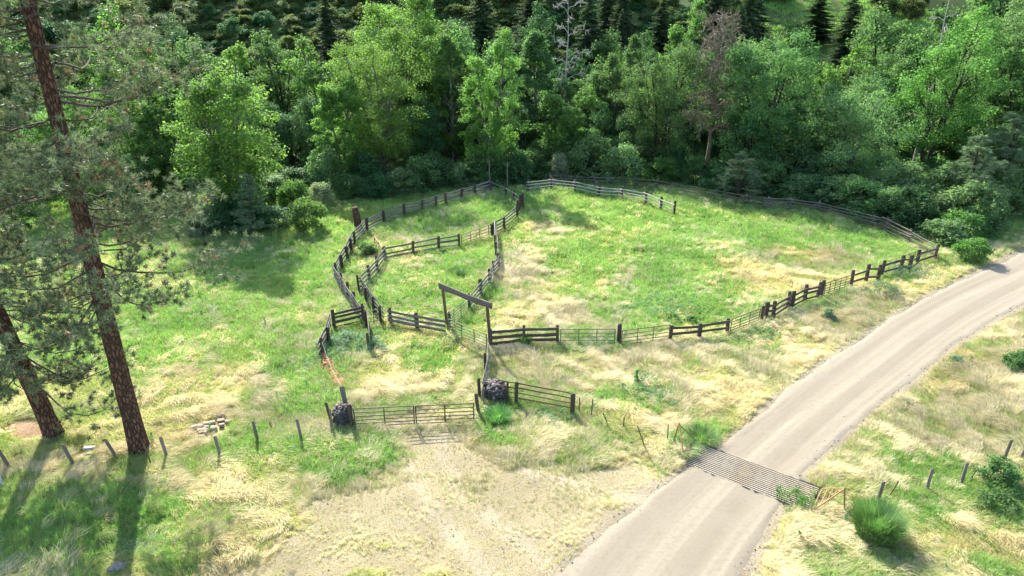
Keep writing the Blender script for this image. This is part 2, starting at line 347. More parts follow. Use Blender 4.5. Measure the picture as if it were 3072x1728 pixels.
M = {}
GLOW = (1.12, 1.36, .72)
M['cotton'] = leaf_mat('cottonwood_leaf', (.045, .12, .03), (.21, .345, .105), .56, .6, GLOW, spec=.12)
M['cotton_c'] = leaf_mat('yellowish_cottonwood_leaf', (.065, .15, .033), (.26, .39, .115), .58, .6, GLOW, spec=.12)  # lighter, yellower leaf colour for some of the cottonwoods
M['cotton_b'] = leaf_mat('alder_leaf', (.05, .12, .045), (.18, .295, .12), .54, .6, GLOW, spec=.12)
M['willow'] = leaf_mat('willow_leaf', (.10, .18, .08), (.23, .34, .15), .48, .6, GLOW, spec=.12)
M['brush'] = leaf_mat('brush_leaf', (.05, .095, .035), (.19, .235, .085), .42, .6, spec=.1)
M['dark_leaf'] = leaf_mat('dark_leaf', (.035, .095, .04), (.095, .2, .08), .42, .6, GLOW, spec=.12)
M['pale_leaf'] = leaf_mat('pale_leaf', (.13, .2, .11), (.36, .42, .3), .4, .6, spec=.12)
M['sage'] = leaf_mat('sage_leaf', (.12, .2, .125), (.27, .37, .23), .38, .7, GLOW, spec=.1)
M['needle'] = leaf_mat('pine_needle', (.062, .105, .048), (.27, .31, .175), .28, .5, (1.15, 1.25, .85), third=(.26, .17, .11), spec=.5)
M['needle_young'] = leaf_mat('young_needle', (.09, .155, .08), (.25, .34, .19), .35, .6, (1.15, 1.25, .85), spec=.2)
M['fir'] = leaf_mat('fir_needle', (.045, .085, .045), (.12, .18, .085), .36, .7, (1.2, 1.3, .7), spec=.08)
M['bunch'] = leaf_mat('bunch_grass_blade', (.085, .2, .065), (.25, .41, .16), .42, .6, GLOW, spec=.12)
M['grass_g'] = leaf_mat('green_grass_blade', (.15, .285, .075), (.35, .49, .18), .48, .55, (1.1, 1.35, .7), instancer=True, spec=.15)
M['grass_d'] = leaf_mat('dry_grass_blade', (.50, .43, .22), (.80, .72, .47), .45, .5, (1.1, 1.05, .8), instancer=True, spec=.25)
M['grass_m'] = leaf_mat('mixed_grass_blade', (.28, .36, .115), (.55, .56, .26), .45, .5, (1.15, 1.2, .7), instancer=True, spec=.2)
M['weed'] = leaf_mat('weed_leaf', (.12, .25, .11), (.27, .42, .22), .45, .6, GLOW, instancer=True, spec=.12)
M['flower'] = leaf_mat('yarrow_flower', (.45, .5, .3), (.75, .75, .6), .3, .6, (1, 1, 1), instancer=True)
M['pine_bark'] = bark_mat('ponderosa_bark', (.04, .024, .017), (.20, .105, .068), (8, 8, 2.6), 1.0)
M['twig'] = plain_mat('twig_bark', (.05, .035, .025), (.09, .065, .05), 3, .9)
M['cot_bark'] = bark_mat('cottonwood_bark', (.07, .065, .05), (.26, .24, .19), (3, 3, .8), .6)
M['dark_bark'] = bark_mat('dark_bark', (.02, .017, .013), (.08, .065, .05), (4, 4, 1), .8)
M['snag'] = plain_mat('bleached_wood', (.3, .27, .24), (.48, .45, .41), 2, .85)
M['snag_brown'] = plain_mat('brown_dead_twigs', (.14, .11, .075), (.25, .2, .14), 2, .9)
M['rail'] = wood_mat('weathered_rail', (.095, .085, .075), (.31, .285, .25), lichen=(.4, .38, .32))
M['rail_back'] = wood_mat('dark_old_rail', (.07, .062, .052), (.22, .2, .17))  # old rail wood, darker than the weathered rails
M['rail_dark'] = wood_mat('dark_plank', (.045, .034, .027), (.13, .105, .085))
M['post'] = wood_mat('creosoted_post', (.04, .03, .022), (.125, .095, .072), (9, 9, 1.2))
M['post_grey'] = wood_mat('grey_post', (.09, .08, .065), (.25, .225, .19), (12, 12, 1.5))
M['beam'] = wood_mat('header_beam', (.075, .06, .055), (.2, .17, .155))
M['pole_brown'] = wood_mat('brown_pole', (.09, .06, .035), (.2, .14, .09), (8, 8, 1.0), lichen=(.06, .05, .03))
M['gate'] = plain_mat('painted_gate_pipe', (.04, .042, .03), (.11, .085, .055), 5, .55, .1)
M['gate_green'] = plain_mat('green_gate_pipe', (.055, .085, .045), (.12, .14, .075), 5, .5, .1)
M['rust'] = plain_mat('rusty_pipe', (.2, .1, .04), (.42, .27, .12), 4, .6, .3)
M['guard_bar'] = plain_mat('worn_rail_steel', (.55, .43, .27), (.72, .64, .5), 3, .55, 0.0, rnd=.1)
M['rock_d'] = plain_mat('dark_basalt', (.025, .022, .022), (.075, .066, .066), 5, .75, rnd=.5)
M['rock_p'] = plain_mat('pale_rock', (.12, .10, .09), (.28, .25, .23), 5, .75)
M['rock_r'] = plain_mat('reddish_rock', (.11, .065, .045), (.24, .16, .12), 5, .75)
M['rock_g'] = plain_mat('road_gravel', (.19, .168, .13), (.29, .26, .2), 6, .85, rnd=.1)
M['wire'] = plain_mat('galvanised_wire', (.2, .2, .2), (.38, .38, .38), 8, .5, .7)
M['cutwood'] = wood_mat('sawn_block', (.24, .18, .12), (.40, .32, .23), (6, 6, 6), .8)
M['orange'] = plain_mat('orange_netting', (.62, .2, .07), (.75, .32, .14), 4, .6)
M['white'] = plain_mat('white_paint', (.36, .37, .36), (.5, .5, .49), 4, .6)
M['pit_shade'] = plain_mat('painted_shade_pit_soil', (.02, .016, .013), (.045, .037, .03), 4, .95)  # near-black soil: the shade inside the guard pit is painted into the colour
M['concrete'] = plain_mat('pit_concrete', (.07, .06, .05), (.14, .12, .1), 4, .9)

# ------------------------------------------------------------------ terrain
def poly_dist(x, y, P):
    x = np.asarray(x, float); y = np.asarray(y, float)
    best = np.full(x.shape, 1e9)
    for (ax, ay), (bx, by) in zip(P[:-1], P[1:]):
        dx, dy = bx - ax, by - ay
        t = np.clip(((x - ax) * dx + (y - ay) * dy) / (dx * dx + dy * dy), 0, 1)
        best = np.minimum(best, np.hypot(x - ax - t * dx, y - ay - t * dy))
    return best

CREEK = [(-160, 40), (-90, 66), (-60, 78), (-40, 85), (-20, 92), (0, 96), (18, 95), (34, 89), (46, 84), (60, 80), (90, 78), (160, 90)]
RL = np.array([(-5.5, 12), (-1.0, 17.0), D['roadLbot']] + D['roadL'] + [(54, 63), (70, 74), (100, 92)])
RR = np.array([(1.5, 8), (5.5, 14.5)] + D['roadR'] + [(46.5, 51.5), (58, 60.5), (74, 70.5), (104, 88)])
def resample(P, n):
    s = np.concatenate([[0], np.cumsum(np.hypot(*np.diff(P, axis=0).T))]); t = np.linspace(0, s[-1], n)
    return np.stack([np.interp(t, s, P[:, 0]), np.interp(t, s, P[:, 1])], 1)
def chaikin(P, k=2):
    for _ in range(k):
        a = P[:-1] * .75 + P[1:] * .25; b = P[:-1] * .25 + P[1:] * .75
        P = np.vstack([P[:1], np.stack([a, b], 1).reshape(-1, 2), P[-1:]])
    return P
RL = resample(chaikin(RL), 260); RR = resample(chaikin(RR), 260)
# pair every left point with the nearest right point, for a clean centre line
mid = (RL + RR[np.argmin(np.hypot(RL[:, None, 0] - RR[None, :, 0], RL[:, None, 1] - RR[None, :, 1]), axis=1)]) / 2
RC = resample(chaikin(resample(mid, 26)), 260)
tn = np.gradient(RC, axis=0); tn /= np.linalg.norm(tn, axis=1)[:, None]
RN = np.stack([-tn[:, 1], tn[:, 0]], 1)
RHALF = np.array([min(poly_dist(c[0:1], c[1:2], RL)[0], 9) for c in RC]); RHALF_R = np.array([min(poly_dist(c[0:1], c[1:2], RR)[0], 9) for c in RC])
ks = np.ones(15) / 15
RHALF = np.convolve(np.pad(RHALF, 7, 'edge'), ks, 'valid'); RHALF_R = np.convolve(np.pad(RHALF_R, 7, 'edge'), ks, 'valid')
def road_d(x, y):
    """distance from the road centre line / half width"""
    x = np.asarray(x, float); sh = x.shape; xf = x.ravel(); yf = np.asarray(y, float).ravel()
    out = np.empty(xf.shape)
    sub = RC[::2]; hw = ((RHALF + RHALF_R) / 2)[::2]
    for i in range(0, len(xf), 20000):
        d = np.hypot(xf[i:i + 20000, None] - sub[None, :, 0], yf[i:i + 20000, None] - sub[None, :, 1]); k = d.argmin(1)
        out[i:i + 20000] = d[np.arange(len(k)), k] / hw[k]
    return out.reshape(sh)

GA, GB, GC_, GD_ = [np.array(p) for p in D['guard']]       # far-left, near-left, near-right, far-right
GCEN = (GA + GB + GC_ + GD_) / 4
gu = (GD_ - GA + GC_ - GB); GLEN = np.linalg.norm(gu) / 2; gu = gu / np.linalg.norm(gu)
gv = np.array([-gu[1], gu[0]]); GWID = 1.95
def guard_local(x, y):
    return (x - GCEN[0]) * gu[0] + (y - GCEN[1]) * gu[1], (x - GCEN[0]) * gv[0] + (y - GCEN[1]) * gv[1]

def hill_base(x):
    return np.interp(x, [-160, -90, -60, -20, 0, 20, 45, 80, 130, 200], [60, 78, 90, 102, 106, 108, 110, 112, 122, 140])

def height(x, y, road=True, pit=False):
    x = np.asarray(x, float); y = np.asarray(y, float)
    h = (fbm(x * .06, y * .06, 3, 3) - .5) * .55 + (fbm(x * .45, y * .45, 5, 3) - .5) * .22
    flat = smooth(-60, -20, y) * 1.0
    h = h * (.25 + .75 * flat)
    cd = poly_dist(x, y, CREEK)
    h = h - 1.3 * (1 - smooth(2.0, 9.0, cd))
    s = np.maximum(0, y - hill_base(x)); s = s * smooth(0, 14, s)
    ha = .5 * s + (fbm(x * .05, y * .05, 11, 3) - .5) * np.minimum(s, 12) * .7
    side = .69 * (113 - x) + 4 * (fbm(x * .05, y * .05, 12, 3) - .5)
    ha = np.where(side < ha, np.maximum(side, 0), ha)
    s2 = np.maximum(0, y - 185); hb = .75 * s2 + np.minimum(s2, 10) * 1.0 * (fbm(x * .05, y * .05, 15, 2) - .5)
    h = h + np.maximum(ha, hb)
    if road:
        rd = road_d(x, y)
        h = h * smooth(.85, 1.7, rd) - .09 * (1 - smooth(.8, 1.02, rd)) 
    if pit:
        a, b = guard_local(x, y)
        h = np.where((np.abs(a) < GLEN / 2 - .02) & (np.abs(b) < GWID / 2 - .04), -.75, h)
    return h
def hz(x, y): return float(height(np.array([x]), np.array([y]))[0])

# masks: how green, dry or bare the ground is
def masks(x, y):
    wx = x + (fbm(x * .25, y * .25, 31, 3) - .5) * 5; wy = y + (fbm(x * .25, y * .25, 37, 3) - .5) * 5
    m = {k: np.zeros(np.shape(x)) for k in 'GDBW'}
    for k, cx, cy, rx, ry, s in D['blobs']:
        d = np.hypot((wx - cx) / rx, (wy - cy) / ry)
        m[k] = np.maximum(m[k], s * (1 - smooth(.45, 1.25, d)))
    n1 = fbm(x * .35, y * .35, 41, 4); n2 = fbm(x * .12, y * .12, 43, 3)
    G = np.clip(m['G'] * 1.3 + (.06 + .34 * smooth(0, 9, y - np.where(x < -9, 30, 38))) * (1 - m['D']) * (1 - m['B']) + (n1 - .5) * .85 * (1 - m['D'] * .6), 0, 1); W = m['W'] * smooth(.3, .55, n1)
    Dd = np.clip(m['D'] * (.75 + .5 * n2) + (fbm(x * .3, y * .3, 47, 4) - .5) * .9, 0, 1) * (1 - .85 * m['G'])
    Bm = np.clip(m['B'] * (.75 + .5 * fbm(x * .4, y * .4, 53, 3)), 0, 1)
    far = smooth(62, 80, y + .25 * np.abs(x))          # lush under and beside the creek trees
    G = np.clip(G + .7 * far, 0, 1); Dd = Dd * (1 - .9 * far)
    # ragged dry verge and bare shoulder beside the road
    rd = road_d(x, y)
    sh = 1 - smooth(1.0, 1.28, rd + (n1 - .5) * .35)
    Bm = np.maximum(Bm, sh * .9); G = G * (1 - .5 * sh)
    verge = (1 - smooth(1.2, 2.6, rd)) * .5
    Dd = np.clip(Dd + verge * (1 - m['G']), 0, 1)
    hl = smooth(2, 14, y - hill_base(x))
    Bm = Bm * (1 - hl)
    return G, Dd, Bm, W, hl

def build_ground():
    xs = np.concatenate([-np.geomspace(420, 58, 26), np.arange(-56, 56.1, .33), np.geomspace(58, 420, 26)])
    ys = np.concatenate([np.linspace(-160, 12, 18), np.arange(13, 92, .33), np.arange(92.5, 200, 1.6), np.geomspace(202, 700, 24)])
    X, Y = np.meshgrid(xs, ys)
    # thicken the grid round the pit so its edge is square
    Zh = height(X, Y, True, True)
    G, Dd, Bm, W, hl = masks(X, Y)
    def mix(a, b, t): return a + (np.array(b) - a) * t[..., None]
    n = fbm(X * .9, Y * .9, 61, 3)
    c = np.ones(X.shape + (3,)) * np.array((.29, .30, .12))
    c = mix(c, (.15, .26, .065), G * .95)
    c = mix(c, (.09, .15, .06), W)
    c = mix(c, (.5, .43, .25), Dd * .85)
    c = mix(c, (.285, .247, .162), Bm * .92)
    rdm = road_d(X, Y) + (fbm(X * .8, Y * .8, 67, 4) - .5) * .35
    c = mix(c, (.25, .222, .172), (1 - smooth(.98, 1.35, rdm)) * .9)
    for (ax, ay), (bx_, by_), (cx_, cy_) in (((-6.0, 30.2), (-4.6, 25.5), (-.2, 19)), ((-4.0, 30.2), (-2.9, 26), (2.2, 19.5)), ((-3.6, 29.8), (0.5, 26.6), (6.2, 24.2))):
        tk = resample(chaikin(np.array([(ax, ay), (bx_, by_), (cx_, cy_)]), 3), 20)
        near = (X > -12) & (X < 10) & (Y < 32) & (Y > 12)
        tr_ = np.zeros(X.shape); tr_[near] = 1 - smooth(.18, .55, poly_dist(X[near], Y[near], tk) + (fbm(X[near] * 1.3, Y[near] * 1.3, 69, 3) - .5) * .4)
        c = mix(c, (.345, .30, .215), tr_ * .9)
    pn = np.exp(-((X + 24.5) ** 2 / 18 + (Y - 29.6) ** 2 / 1.8))
    c = mix(c, (.27, .16, .11), np.clip(pn, 0, 1) * .8)
    hillc = np.ones(X.shape + (3,)) * np.array((.07, .11, .035))
    hillc = mix(hillc, (.21, .25, .08), smooth(.4, .7, fbm(X * .06, Y * .06, 71, 3)) * smooth(20, 60, X))
    hillc = mix(hillc, (.11, .10, .055), smooth(.55, .75, fbm(X * .1, Y * .1, 77, 3)) * .6)
    c = c * (1 - hl[..., None]) + hillc * hl[..., None]
    bed = 1 - smooth(2.2, 5.0, poly_dist(X, Y, CREEK))
    c = mix(c, (.2, .18, .15), bed * .8)
    c = c * (.8 + .4 * n[..., None])
    ny, nx = X.shape
    i = np.arange(ny - 1)[:, None] * nx; j = np.arange(nx - 1)[None, :]
    F = np.stack([i + j, i + j + 1, i + j + 1 + nx, i + j + nx], -1).reshape(-1, 4)
    m, nt, out = newmat('meadow_soil'); L = nt.links.new
    va = N(nt, 'ShaderNodeVertexColor', layer_name='gcol')
    tc = N(nt, 'ShaderNodeTexCoord')
    n1 = N(nt, 'ShaderNodeTexNoise', in_Scale=2.6, in_Detail=6.0, in_Roughness=.7); L(tc.outputs['Object'], n1.inputs['Vector'])
    n2 = N(nt, 'ShaderNodeTexNoise', in_Scale=14.0, in_Detail=4.0, in_Roughness=.7); L(tc.outputs['Object'], n2.inputs['Vector'])
    cc = mixc(nt, ramp(nt, n1.outputs['Fac'], .3, .7, 0, .55), va.outputs['Color'], (.5, .42, .28), 'SOFT_LIGHT')
    dk = mixc(nt, ramp(nt, n2.outputs['Fac'], .35, .65, .62, 1.1), (0, 0, 0), cc)
    b = N(nt, 'ShaderNodeBsdfPrincipled', in_Roughness=.95); b.inputs['Specular IOR Level'].default_value = .15
    L(dk, b.inputs['Base Color'])
    bp = N(nt, 'ShaderNodeBump'); bp.inputs['Strength'].default_value = .5; bp.inputs['Distance'].default_value = .06
    L(n2.outputs['Fac'], bp.inputs['Height']); L(bp.outputs[0], b.inputs['Normal'])
    L(b.outputs[0], out.inputs[0])
    me = mesh_np('ground', np.stack([X, Y, Zh], -1).reshape(-1, 3), F, [m], True)
    ca = me.color_attributes.new('gcol', 'FLOAT_COLOR', 'POINT')
    ca.data.foreach_set('color', np.concatenate([c, np.ones(c.shape[:2] + (1,))], -1).astype(np.float32).ravel())
    tag(obj('ground', me), 'sloping meadow ground rising into a brushy hillside', kind='structure')
build_ground()

def build_road():
    m, nt, out = newmat('gravel_road'); L = nt.links.new
    uv = N(nt, 'ShaderNodeUVMap', uv_map='uv')
    tc = N(nt, 'ShaderNodeTexCoord')
    mp = N(nt, 'ShaderNodeMapping'); mp.inputs['Scale'].default_value = (.045, 1.9, 1); L(uv.outputs[0], mp.inputs['Vector'])
    st = N(nt, 'ShaderNodeTexNoise', in_Scale=1.0, in_Detail=5.0, in_Roughness=.65); L(mp.outputs[0], st.inputs['Vector'])
    n1 = N(nt, 'ShaderNodeTexNoise', in_Scale=.55, in_Detail=5.0); L(tc.outputs['Object'], n1.inputs['Vector'])
    n2 = N(nt, 'ShaderNodeTexNoise', in_Scale=4.5, in_Detail=9.0, in_Roughness=.8); L(tc.outputs['Object'], n2.inputs['Vector'])
    c = mixc(nt, ramp(nt, st.outputs['Fac'], .35, .65), (.228, .195, .142), (.30, .262, .192))
    mp2 = N(nt, 'ShaderNodeMapping'); mp2.inputs['Scale'].default_value = (.012, .85, 1); L(uv.outputs[0], mp2.inputs['Vector'])
    st2 = N(nt, 'ShaderNodeTexNoise', in_Scale=1.0, in_Detail=2.0); L(mp2.outputs[0], st2.inputs['Vector'])
    c = mixc(nt, ramp(nt, st2.outputs['Fac'], .44, .56, 0, .7), c, (.195, .165, .118))
    c = mixc(nt, ramp(nt, n1.outputs['Fac'], .4, .7, 0, .5), c, (.24, .21, .158))
    c = mixc(nt, ramp(nt, n2.outputs['Fac'], .5, .68, 0, .6), c, (.155, .132, .098))
    b = N(nt, 'ShaderNodeBsdfPrincipled', in_Roughness=.95); b.inputs['Specular IOR Level'].default_value = .2
    L(c, b.inputs['Base Color'])
    bp = N(nt, 'ShaderNodeBump'); bp.inputs['Strength'].default_value = .45; bp.inputs['Distance'].default_value = .03
    L(n2.outputs['Fac'], bp.inputs['Height'])
    b2 = N(nt, 'ShaderNodeBump'); b2.inputs['Strength'].default_value = .25; b2.inputs['Distance'].default_value = .08
    L(st.outputs['Fac'], b2.inputs['Height']); L(bp.outputs[0], b2.inputs['Normal']); L(b2.outputs[0], b.inputs['Normal'])
    L(b.outputs[0], out.inputs[0])
    # fine stations along the centre line, split where the cattle guard lies
    C = resample(RC, 620); s = np.arange(620)
    t0 = np.linspace(0, 1, 260); t1 = np.linspace(0, 1, 620)
    NN = np.stack([np.interp(t1, t0, RN[:, 0]), np.interp(t1, t0, RN[:, 1])], 1)
    hl_ = np.interp(t1, t0, RHALF) + (fbm(s * .07, s * 0., 91, 4) - .5) * .7
    hr_ = np.interp(t1, t0, RHALF_R) + (fbm(s * .07, s * 0., 95, 4) - .5) * .6
    nc = 25; f = np.linspace(-1, 1, nc)
    off = np.where(f[None] < 0, f[None] * hr_[:, None], f[None] * hl_[:, None])
    X = C[:, None, 0] + NN[:, None, 0] * off; Y = C[:, None, 1] + NN[:, None, 1] * off
    rut = -.02 * (np.exp(-((np.abs(f) - .42) / .14) ** 2))
    edge = -.06 * smooth(.88, 1.0, np.abs(f))
    berm = .02 * np.exp(-((np.abs(f) - .84) / .06) ** 2)
    Zr = .012 + (rut + edge + berm)[None] + (fbm(X * .7, Y * .7, 97, 3) - .5) * .03
    a, bb = guard_local(X, Y)
    along = np.cumsum(np.concatenate([[0], np.hypot(*np.diff(C, axis=0).T)]))
    UV = np.stack([np.repeat(along[:, None], nc, 1), off], -1)
    i = np.arange(619)[:, None] * nc; j = np.arange(nc - 1)[None]
    F = np.stack([i + j, i + j + nc, i + j + 1 + nc, i + j + 1], -1).reshape(-1, 4)
    # slide stations that fall in the guard to its edges, then drop the faces across it
    inside = (np.abs(bb) < GWID / 2) & (np.abs(a) < GLEN / 2 + .15)
    push = np.where(bb >= 0, GWID / 2 - bb, -GWID / 2 - bb)
    X = np.where(inside, X + gv[0] * push, X); Y = np.where(inside, Y + gv[1] * push, Y)
    Zr = np.where(inside, .012, Zr)
    fx = X.ravel()[F].mean(1); fy = Y.ravel()[F].mean(1)
    fa, fb = guard_local(fx, fy)
    keep = ~((np.abs(fb) < GWID / 2 - .05) & (np.abs(fa) < GLEN / 2 + .1))
    F = F[keep]
    me = mesh_np('road', np.stack([X, Y, Zr], -1).reshape(-1, 3), F, [m], True)
    ul = me.uv_layers.new(name='uv')
    ul.data.foreach_set('uv', UV.reshape(-1, 2)[F.ravel()].astype(np.float32).ravel())
    tag(obj('road', me), 'pale gravel road with wheel tracks curving past the corral', kind='structure')
build_road()

def build_creek():
    P = resample(chaikin(np.array(CREEK, float)), 160)
    t = np.gradient(P, axis=0); t /= np.linalg.norm(t, axis=1)[:, None]; n = np.stack([-t[:, 1], t[:, 0]], 1)
    hw = 2.1 + fbm(np.arange(160) * .3, np.zeros(160), 99, 3) * 1.4
    V = []
    for k in (-1, -.5, 0, .5, 1):
        q = P + n * hw[:, None] * k
        V.append(np.column_stack([q, np.full(160, -1.12)]))
    V = np.stack(V, 1).reshape(-1, 3)
    i = np.arange(159)[:, None] * 5; j = np.arange(4)[None]
    F = np.stack([i + j, i + j + 5, i + j + 6, i + j + 1], -1).reshape(-1, 4)
    m, nt, out = newmat('creek_water'); L = nt.links.new
    tc = N(nt, 'ShaderNodeTexCoord')
    no = N(nt, 'ShaderNodeTexNoise', in_Scale=3.0, in_Detail=4.0); L(tc.outputs['Object'], no.inputs['Vector'])
    b = N(nt, 'ShaderNodeBsdfPrincipled', in_Roughness=.12)
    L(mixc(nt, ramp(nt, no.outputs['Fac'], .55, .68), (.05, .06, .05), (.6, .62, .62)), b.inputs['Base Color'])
    bp = N(nt, 'ShaderNodeBump'); bp.inputs['Strength'].default_value = .7; bp.inputs['Distance'].default_value = .1
    L(no.outputs['Fac'], bp.inputs['Height']); L(bp.outputs[0], b.inputs['Normal']); L(b.outputs[0], out.inputs[0])
    tag(obj('creek', mesh_np('creek', V, F, [m], True)), 'creek glinting through gaps in the trees', kind='structure')
build_creek()

# ------------------------------------------------------------------ foliage builders
def unit(v): return v / (np.linalg.norm(v, axis=-1, keepdims=True) + 1e-9)

def leaf_cloud(C, Rr, n, size, r, up=.85, out=.5, rnd=.9, aspect=1.5, fill=2.0, tint_c=None, down=0.0):
    C = np.asarray(C, float); Rr = np.asarray(Rr, float)
    idx = np.repeat(np.arange(len(C)), n); k = len(idx)
    d = unit(r.normal(size=(k, 3)))
    pos = C[idx] + Rr[idx] * d * (r.random((k, 1)) ** (1 / fill))
    nr = unit(out * d + np.array([0, 0, up]) + rnd * r.normal(size=(k, 3)) * .6)
    t = unit(np.cross(nr, r.normal(size=(k, 3)))); t[:, 2] -= down; t = unit(t)
    b = unit(np.cross(nr, t)); Ls = size * (.55 + .9 * r.random((k, 1))); Ws = Ls / aspect
    V = np.stack([pos - t * Ls * .5, pos + b * Ws * .5 + nr * Ws * .18, pos + t * Ls * .5 - nr * Ls * .12, pos - b * Ws * .5 + nr * Ws * .18], 1).reshape(-1, 3)
    F = np.arange(k * 4).reshape(-1, 4)
    ct = tint_c if tint_c is not None else r.random(len(C))
    tint = np.clip(ct[idx] * .55 + r.random(k) * .45, 0, 1)
    return V, F, tint

ENV_T = [0, .12, .3, .5, .7, .86, 1.0]
ENV_R = [.45, .8, 1.0, .95, .76, .5, .16]

def broadleaf(name, r, Hh, Wd, plumes=3, low=.14, mat='cotton', bark='cot_bark', leaf=.21, dens=1.1, trunk_r=None, lean=0.0, clump=None, per=185):
    """returns (trunk mesh, crown mesh) about the origin"""
    g = Geo(); trunk_r = trunk_r or Hh * .016
    C = []; Rr = []; tints = []
    tops = []
    for i in range(plumes):
        a = 2 * math.pi * (i + r.random() * .6) / max(plumes, 1)
        off = 0 if plumes == 1 else Wd * .25 * (.7 + .5 * r.random())
        ox, oy = math.cos(a) * off, math.sin(a) * off
        top = Hh * (1 if i == 0 else .76 + .2 * r.random())
        wp = Wd * .5 * (1 if plumes == 1 else .62 + .14 * r.random())
        tops.append((ox, oy, top, wp))
    cr = clump or max(.55, min(1.25, Wd * .11))
    for (ox, oy, top, wp) in tops:
        b0 = Hh * low
        nc = max(6, int(dens * 1.15 * (top - b0) * wp / (cr * cr)))
        t = r.random(nc); rad = np.interp(t, ENV_T, ENV_R) * wp * np.sqrt(.12 + .88 * r.random(nc)) * (.85 + .3 * r.random(nc))
        a = r.random(nc) * 2 * math.pi
        lx = lean * t * Hh * .1
        cx = ox * (0.35 + .65 * t) + np.cos(a) * rad + lx; cy = oy * (.35 + .65 * t) + np.sin(a) * rad; cz = b0 + t * (top - b0 - cr * .6)
        C.append(np.stack([cx, cy, cz], 1))
        s = cr * (.6 + .75 * r.random(nc))
        Rr.append(np.stack([s, s, s * (.55 + .3 * r.random(nc))], 1)); tints.append(np.clip(r.random(nc) * .7 + .3 * t, 0, 1))
        # stem
        zs = np.linspace(0, 1, 9)
        P = np.stack([ox * zs ** 1.3 + lean * zs * Hh * .1 + (r.random(9) - .5) * .02 * Hh * (zs > 0), oy * zs ** 1.3 + (r.random(9) - .5) * .02 * Hh * (zs > 0), zs * top * .93], 1)
        rr = trunk_r * (1 if plumes == 1 else .8) * (1 - zs * .9) + .02; rr[0] *= 1.35
        P[0, 2] = -.15
        g.tube(P, rr, 7, jit=.15)
        # limbs to some of the clumps
        for q in r.choice(nc, max(3, nc // 3), replace=False):
            c = C[-1][q]; zt = max(b0 * .8, c[2] - (.1 + .12 * r.random()) * Hh); zt = max(.5, zt)
            p0 = np.array([np.interp(zt, P[:, 2], P[:, 0]), np.interp(zt, P[:, 2], P[:, 1]), zt])
            mdp = (p0 + c) / 2 + np.array([0, 0, -.05 * np.linalg.norm(c - p0)]) + (r.random(3) - .5) * .2
            r0 = max(.02, trunk_r * .4 * (1 - zt / Hh))
            g.tube([p0, mdp, c], [r0, r0 * .65, r0 * .25], 4, cap=False)
    C = np.vstack(C); Rr = np.vstack(Rr); tc = np.concatenate(tints)
    V, F, ti = leaf_cloud(C, Rr, per, leaf, r, tint_c=tc)
    # stray sprays break the outline
    ns = len(C)
    V2, F2, ti2 = leaf_cloud(C + unit(C - C.mean(0)) * Rr * .85, Rr * .7, max(8, per // 7), leaf, r, tint_c=tc, fill=1.2)
    V = np.vstack([V, V2]); F = np.vstack([F, F2 + F.max() + 1]); ti = np.concatenate([ti, ti2])
    tm = g.mesh(name + '_trunk', [M[bark]], True)
    cm = mesh_np(name + '_crown', V, F, [M[mat]], False, {'tint': ti})
    return tm, cm

def bush(name, r, Wd, Hh, mat='willow', leaf=.16, per=110, dens=1.0, bark='twig', ragged=.25):
    g = Geo(); cr = max(.22, min(.8, Wd * .17))
    nc = max(7, int(dens * 9 * (Wd / 2 / cr) ** 1.7 * max(.5, Hh / Wd)))
    a = r.random(nc) * 2 * math.pi; t = r.random(nc) ** .75
    rad = Wd * .5 * np.sqrt(np.clip(1 - (t * .95) ** 2.2, 0, 1)) * np.sqrt(.25 + .75 * r.random(nc)) * (1 - ragged / 2 + ragged * r.random(nc))
    C = np.stack([np.cos(a) * rad, np.sin(a) * rad, cr * .4 + t * (Hh - cr * .8) * (1 - ragged * .5 * r.random(nc))], 1)
    s = cr * (.6 + .7 * r.random(nc)); Rr = np.stack([s, s, s * .75], 1)
    for q in r.choice(nc, min(nc, 9), replace=False):
        c = C[q]; g.tube([(c[0] * .1, c[1] * .1, -.08), (c[0] * .45, c[1] * .45, c[2] * .55), tuple(c)], [.02 + Hh * .008, .015 + Hh * .005, .008], 4, cap=False)
    V, F, ti = leaf_cloud(C, Rr, per, leaf, r, tint_c=np.clip(r.random(nc) * .7 + .3 * t, 0, 1))
    return g.mesh(name + '_stems', [M[bark]], True), mesh_np(name + '_foliage', V, F, [M[mat]], False, {'tint': ti})

def needle_tufts(C, Dr, n, L, r, wd=.016):
    """sprays of long needles bursting from twig ends"""
    idx = np.repeat(np.arange(len(C)), n); k = len(idx)
    ln = L * (.7 + .5 * r.random((k, 1)))
    d = unit(Dr[idx] * .55 + r.normal(size=(k, 3)) * .62 + np.array([0, 0, .12]))
    b = unit(np.cross(d, r.normal(size=(k, 3))))
    o = C[idx] + r.normal(size=(k, 3)) * .03
    w = wd * (.7 + .6 * r.random((k, 1)))
    V = np.stack([o - b * w * .5, o + b * w * .5, o + d * ln], 1).reshape(-1, 3)
    ti = np.clip(r.random(len(C))[idx] ** 1.3 * .75 + r.random(k) * .25, 0, .92)
    ti[(r.random(len(C)) < .06)[idx]] = 1.0
    return V, np.arange(k * 3).reshape(-1, 3), ti

